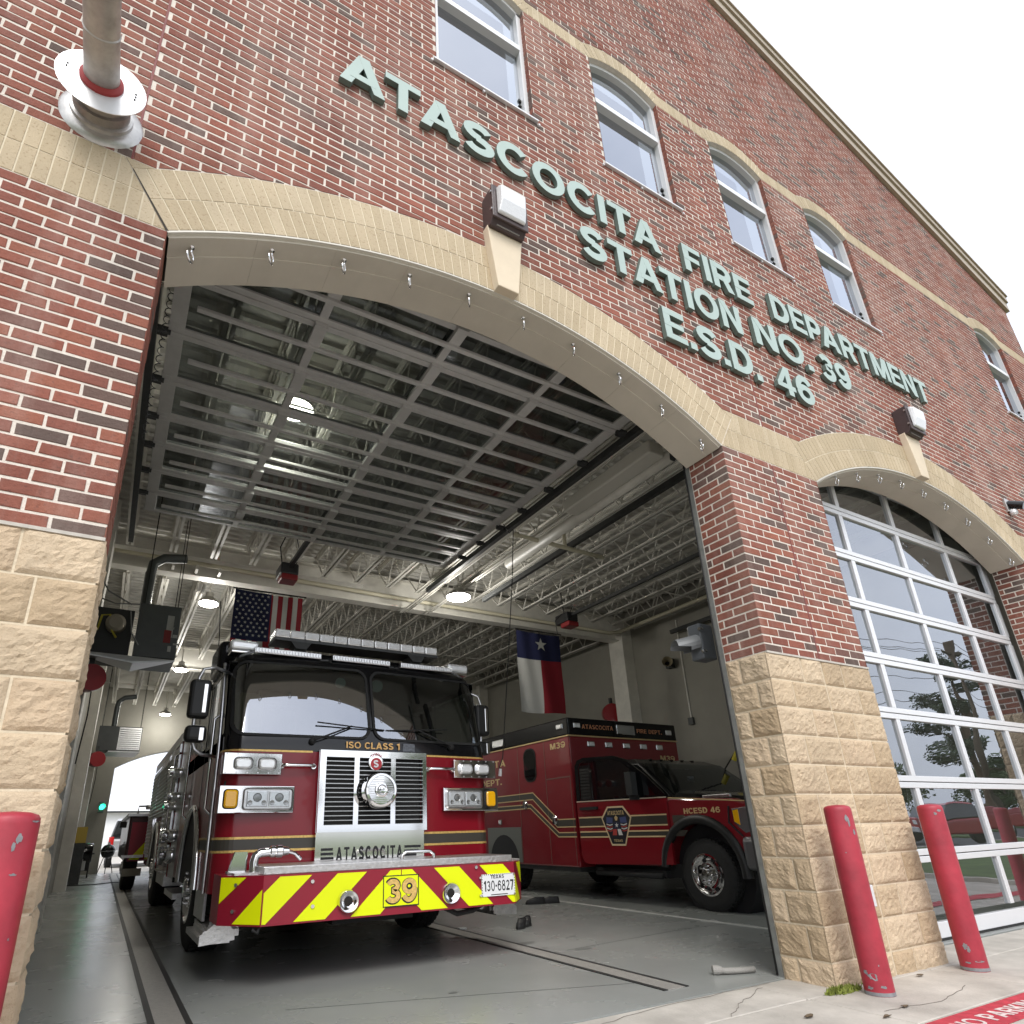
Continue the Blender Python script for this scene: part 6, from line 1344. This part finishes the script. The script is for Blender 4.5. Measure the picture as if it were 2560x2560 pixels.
# --- shoes and litter on the floor
def shoe(x,y,rz,label):
    t=thing('shoe',label,'shoe',(x,y,0),'black work shoes left on the floor'); c,s=math.cos(rz),math.sin(rz)
    def T(a,b,z): return (x+a*c-b*s,y+a*s+b*c,z)
    def ell(w,l0,l1,z,n=18): return [T(w*(1 if math.cos(2*PI*k/n)>0 else 1)*math.sin(2*PI*k/n)*(1.0 if math.cos(2*PI*k/n)>0 else .82),(l1 if math.cos(2*PI*k/n)>0 else l0)*math.cos(2*PI*k/n),z) for k in range(n)]
    m=MB(); m.loft([ell(.048,.13,.15,0),ell(.05,.135,.155,.012),ell(.048,.13,.15,.028)]); auto(m.build('sole',blackm,t),40)
    m=MB(); m.loft([ell(.046,.128,.146,.028),ell(.047,.128,.135,.05),ell(.043,.124,.08,.066),ell(.038,.120,.02,.084)],cap=False); m.build('upper',M('shoe_black',(.016,.016,.017),.6,var=.3,vs=40),t,smooth=1)
    m=MB(); m.poly(ell(.034,.116,.018,.072)); m.build('insole',blackt,t)
shoe(4.22,3.30,R(131),'black shoe nearest the engine, toe towards the camera'); shoe(4.36,3.40,R(140),'black shoe standing close behind another beside the engine'); shoe(5.58,4.95,R(70),'left of two black shoes lying by the white floor line'); shoe(5.78,4.90,R(60),'right of two black shoes lying by the white floor line')
t=MB(); t.box(3.63,3.71,3.58,3.64,0.001,.015); tag(t.build('paper_scrap',M('paper',(.6,.6,.58),.8),bevel=.004,o=(3.67,3.6,0)),'small white paper scrap on the floor right of the engine wheel','litter')
t=thing('shore_line','black shore-power line with yellow plug draped over the ambulance bonnet','cable',(8.6,3.7,1.3)); m=MB(); m.tube([(8.6,3.6,2.9),(8.6,3.62,2.05),(8.6,3.95,1.73),(8.5,4.3,1.45)],.012,6); m.build('cable',blackm,t); m=MB(); m.cyl((8.6,3.61,2.02),(8.6,3.72,1.88),.04,n=10); m.build('plug',M('plug_yellow',(.6,.5,.04),.5),t)
# folded hose end at the right jamb
t=thing('drain_hose','grey ribbed hose end lying on the floor at the right jamb','hose',(4.2,.62,0)); m=MB(); m.tube([(4.30,.56,.022),(4.18,.60,.022),(4.10,.63,.024),(4.05,.66,.028)],.02,10); m.build('tube',M('hose_grey',(.28,.27,.25),.7,bump=.5,bs=60),t,smooth=1); m=MB(); m.lathe((4.05,.66,.03),(-.75,.6,0),[(.022,-.03),(.03,0),(.03,.03),(.018,.035)],14); m.build('coupling',M('hose_grey',(.28,.27,.25)),t)
# wall fittings on the right-hand wall
t=thing('wall_horn','small beige horn speaker on the right interior wall','speaker',(10.35,6.2,4.2)); m=MB(); m.lathe((10.3,6.25,4.2),(-.7,-.7,0),[(.04,-.05),(.05,.05),(.11,.2)],16,cap=False); m.build('horn',M('beige_plastic',(.35,.3,.2),.6),t,smooth=1); m=MB(); m.box(10.3,10.42,6.15,6.3,4.1,4.3); m.build('mount',darkm,t)
t=thing('wall_conduit','thin conduit dropping to a junction box on the right interior wall','conduit',(10.4,5.93,3)); m=MB(); m.cyl((10.4,5.93,3.0),(10.4,5.93,5.1),.015,n=8); m.build('pipe',steelw,t); m=MB(); m.box(10.36,10.42,5.87,5.99,2.86,3.0); m.build('junction_box',greym,t)
# ================================================================ WHAT STANDS AROUND THE STATION
t=thing('metal_building','low white metal building beyond the far drive-through opening','building',(4,46,0)); wm=M('white_cladding',(.72,.73,.74),.6)
m=MB(); m.box(-14,24,46,60,-.1,2.7); m.build('wall',wm,t); m=MB(); m.prism([(-14.3,45.6,2.7),(-14.3,60.4,2.7),(-14.3,53,4.2)],(38.6,0,0)); m.build('roof',M('roof_white',(.75,.75,.75),.5),t)
for k in range(20): m=MB(); m.box(-13.6+k*1.9,-13.55+k*1.9,45.97,46,0,2.7); m.build('cladding_rib',wm,t)
m=MB(); m.box(-14.4,24.4,45.5,45.6,2.62,2.74); m.build('gutter',darkm,t)
dr=MB(); dr.box(-6,14,20.9,45,-.15,-.02); tag(dr.build('rear_drive',concrete),kind='structure')
def car(x,y,rz,label,body,pick,name):
    t=thing(name,label,'car' if not pick else 'pickup truck',(x,y,-.05)); L_=5.2 if pick else 4.5
    c,s=math.cos(rz),math.sin(rz); T=lambda p:(x+p[0]*c-p[1]*s,y+p[0]*s+p[1]*c,p[2]-.05)
    def bx(name,a,mat,par,bev=0):
        m=MB(); m.box(*a); m.v=[T(v) for v in m.v]; return m.build(name,mat,par,bevel=bev)
    b=bx('body',(-L_/2,L_/2,-.95,.95,.42,1.05),body,t,.08)
    if pick:
        bx('bed_wall',(-L_/2,-.6,.82,.95,1.0,1.25),body,b,.03); bx('bed_wall',(-L_/2,-.6,-.95,-.82,1.0,1.25),body,b,.03); bx('tailgate',(-L_/2-.02,-L_/2+.06,-.9,.9,.62,1.25),body,b,.03)
    x0,x1=(-.6,1.1) if pick else (-1.9,.9)
    m=MB(); m.loft([[T(p) for p in ((x0,-.9,1.05),(x1+.5,-.9,1.05),(x1+.5,.9,1.05),(x0,.9,1.05))],[T(p) for p in ((x0+.15,-.74,1.72),(x1-.25,-.74,1.72),(x1-.25,.74,1.72),(x0+.15,.74,1.72))]]); cb_=m.build('cabin',M('car_glass',(.01,.012,.014),.05,coat=1),b,bevel=.05)
    m=MB(); m.loft([[T(p) for p in ((x0+.12,-.76,1.70),(x1-.2,-.76,1.70),(x1-.2,.76,1.70),(x0+.12,.76,1.70))],[T(p) for p in ((x0+.25,-.66,1.78),(x1-.4,-.66,1.78),(x1-.4,.66,1.78),(x0+.25,.66,1.78))]]); m.build('roof',body,cb_,bevel=.02)
    bx('bumper',(-L_/2-.12,-L_/2+.02,-.9,.9,.42,.64),M('bumper_pale',(.6,.6,.6),.3,.4),b,.03); bx('bumper',(L_/2-.02,L_/2+.1,-.9,.9,.42,.64),M('bumper_pale',(.6,.6,.6)),b,.03)
    for q in (-1,1): bx('tail_light',(-L_/2-.03,-L_/2+.02,q*.93 if q<0 else .76,q*.76 if q<0 else .93,.8,1.12),redlens,b,.01); bx('headlight',(L_/2-.02,L_/2+.02,q*.9 if q<0 else .6,q*.6 if q<0 else .9,.75,.92),lensw,b,.01)
    bx('licence_plate',(-L_/2-.14,-L_/2-.12,-.16,.16,.66,.76),whitep,b)
    for px in (-L_/2+.95,L_/2-.95):
        for q in (-1,1):
            m=MB(); m.lathe((px,q*.82,.38),(0,q,0),[(.02,-.1),(.37,-.1),(.38,-.07),(.38,.09),(.35,.12),(.22,.125),(.2,.1),(.02,.1)],22); m.v=[T(v) for v in m.v]; w_=auto(m.build('wheel',blackm,t),40)
            m=MB(); m.lathe((px,q*.82,.38),(0,q,0),[(.21,.1),(.2,.118),(.05,.13),(.01,.13)],16); m.v=[T(v) for v in m.v]; m.build('rim',chromed,w_)
    return t
car(1.4,27.5,R(90),'pale silver car parked outside beyond the drive-through opening',M('silver_paint',(.5,.51,.53),.3,.5,coat=1),False,'parked_car')
car(33.5,-11.2,R(205),'red pickup truck across the lawn, mirrored in the closed bay door',M('pickup_red',(.36,.015,.02),.3,coat=1),True,'pickup_truck')
# utility pole with transformer and wires
t=thing('utility_pole','wooden utility pole with transformer and sagging wires, mirrored in the bay door','utility pole',(41.5,-12.6,-.1)); wood=M('pole_wood',(.09,.065,.045),.9,var=.3,vs=5)
m=MB(); m.cyl((41.5,-12.6,-.1),(41.5,-12.6,10.4),.17,.11,n=12); m.build('pole',wood,t,smooth=1); m=MB(); m.cyl((41.2,-12.35,8.0),(41.2,-12.35,8.8),.2,n=14); m.build('transformer',M('transformer_grey',(.28,.29,.29),.5),t)
m=MB(); m.box(40.5,42.5,-12.66,-12.54,9.7,9.82); m.build('crossarm',wood,t)
for k,(a,z) in enumerate(((0,10.3),(-.9,9.85),(.9,9.85),(0,8.2),(0,7.4),(0,6.9))):
    for d,nm in ((1,(70,14)),(-1,(-60,8))):
        m=MB(); p=[]
        for q in range(17): u=q/16; p.append((41.5+a+nm[0]*u,-12.6-.10*abs(nm[0])*u*(1 if d>0 else -.25),z-4*1.3*u*(1-u)))
        m.tube(p,.016,4); m.build('wire',blackm,t)
# trees
bark=M('bark',(.12,.075,.05),.95,var=.35,vs=6,bump=.6,bs=12); 
def leafmat(n,c): return M(n,c,.7,var=.5,vs=.9)
pineL,oakL,shrL=leafmat('pine_needles',(.028,.052,.018)),leafmat('oak_leaves',(.045,.075,.02)),leafmat('pale_leaves',(.075,.11,.03))
def crown(m,c,rx,rz,n,size,flat=1):
    for _ in range(n):
        while True:
            p=Vector((random.uniform(-1,1),random.uniform(-1,1),random.uniform(-1,1)))
            if .25<p.length<1: break
        q=Vector((c[0]+p.x*rx,c[1]+p.y*rx,c[2]+p.z*rz)); a=Vector((random.gauss(0,1),random.gauss(0,1),random.gauss(0,1)*flat)).normalized(); b=a.orthogonal().normalized(); s_=size*random.uniform(.6,1.4)
        m.poly([q-a*s_-b*s_*.5,q+a*s_*.2-b*s_*.7,q+a*s_+b*s_*.3,q-a*s_*.1+b*s_*.7])
def pine(x,y,h,label,seed):
    random.seed(seed); t=thing('pine_tree',label,'tree',(x,y,-.1),'trees across the road'); m=MB(); m.cyl((x,y,-.1),(x+.15,y,h*.93),.42,.10,n=12,caps=False)
    cr=MB(); nl=14
    for k in range(nl):
        z=h*(.30+.66*k/nl); a=random.uniform(0,2*PI); l=h*.25*(1-.5*k/nl)*random.uniform(.7,1.2); e=Vector((x+l*math.cos(a),y+l*math.sin(a),z+l*.2)); m.cyl((x,y,z-.2),e,.08,.03,n=6,caps=False)
        for q in range(4): f=.45+.2*q; crown(cr,(x+l*math.cos(a)*f,y+l*math.sin(a)*f,z+l*.2*f+.15),.95,.42,170,.09,.4)
    crown(cr,(x+.1,y,h*.95),1.2,1.1,420,.10,.5)
    m.build('trunk',bark,t,smooth=1); cr.build('crown',pineL,t)
def broad(x,y,h,r,mat,label,seed,name='tree'):
    random.seed(seed); t=thing(name,label,'tree',(x,y,-.1),'trees across the road'); m=MB(); m.cyl((x,y,-.1),(x,y,h*.5),.16,.09,n=8,caps=False); cr=MB()
    for k in range(11):
        a=random.uniform(0,2*PI); d=r*random.uniform(.2,.75); z=h*random.uniform(.35,.86); m.cyl((x,y,h*.3),(x+d*math.cos(a),y+d*math.sin(a),z),.06,.02,n=5,caps=False); crown(cr,(x+d*math.cos(a),y+d*math.sin(a),z),r*.46,h*.17,240,.12)
    m.build('trunk',bark,t); cr.build('crown',mat,t)
pine(55,-18.5,12.5,'tall pine with thick brown trunk, mirrored behind the utility pole',1); pine(47,-27,11,'second pine with ragged crown across the road',2); pine(24,-24,12,'pine left of the tall one across the road',3)
random.seed(21); spots=[(30,-27,6,3),(36,-31,5,3),(44,-36,7,3.5),(52,-30,5,3),(62,-28,6,3.4),(70,-24,5,3),(80,-26,7,4),(90,-30,6,4),(100,-24,6.5,4),(112,-30,7,4.4),(18,-30,7,3.5),(10,-33,6,3.3),(60,-40,8,4.4),(76,-44,8,4.6),(126,-28,7,4.4)]
words=['first','second','third','fourth','fifth','sixth','seventh','eighth','ninth','tenth','eleventh','twelfth','thirteenth','fourteenth','fifteenth']
order=sorted(range(len(spots)),key=lambda i:spots[i][0])
for n_,i in enumerate(order):
    x,y,h,r_=spots[i]; broad(x,y,h,r_,(oakL,shrL,oakL)[i%3],'%s leafy tree from the left in the row across the road'%words[n_],40+i)
# a pale shed row and hydrant across the road
t=thing('fire_hydrant','small red hydrant on the lawn across the drive','hydrant',(26,-9.9,0)); m=MB(); m.lathe((26,-8.6,-.02),(0,0,1),[(.16,0),(.16,.04),(.1,.05),(.1,.45),(.13,.47),(.13,.5),(.09,.6),(.03,.66),(.03,.7)],16); auto(m.build('barrel',redlens,t),40); m=MB(); m.cyl((25.82,-8.6,.36),(26.18,-8.6,.36),.06,n=10); m.build('outlet',whitep,t)
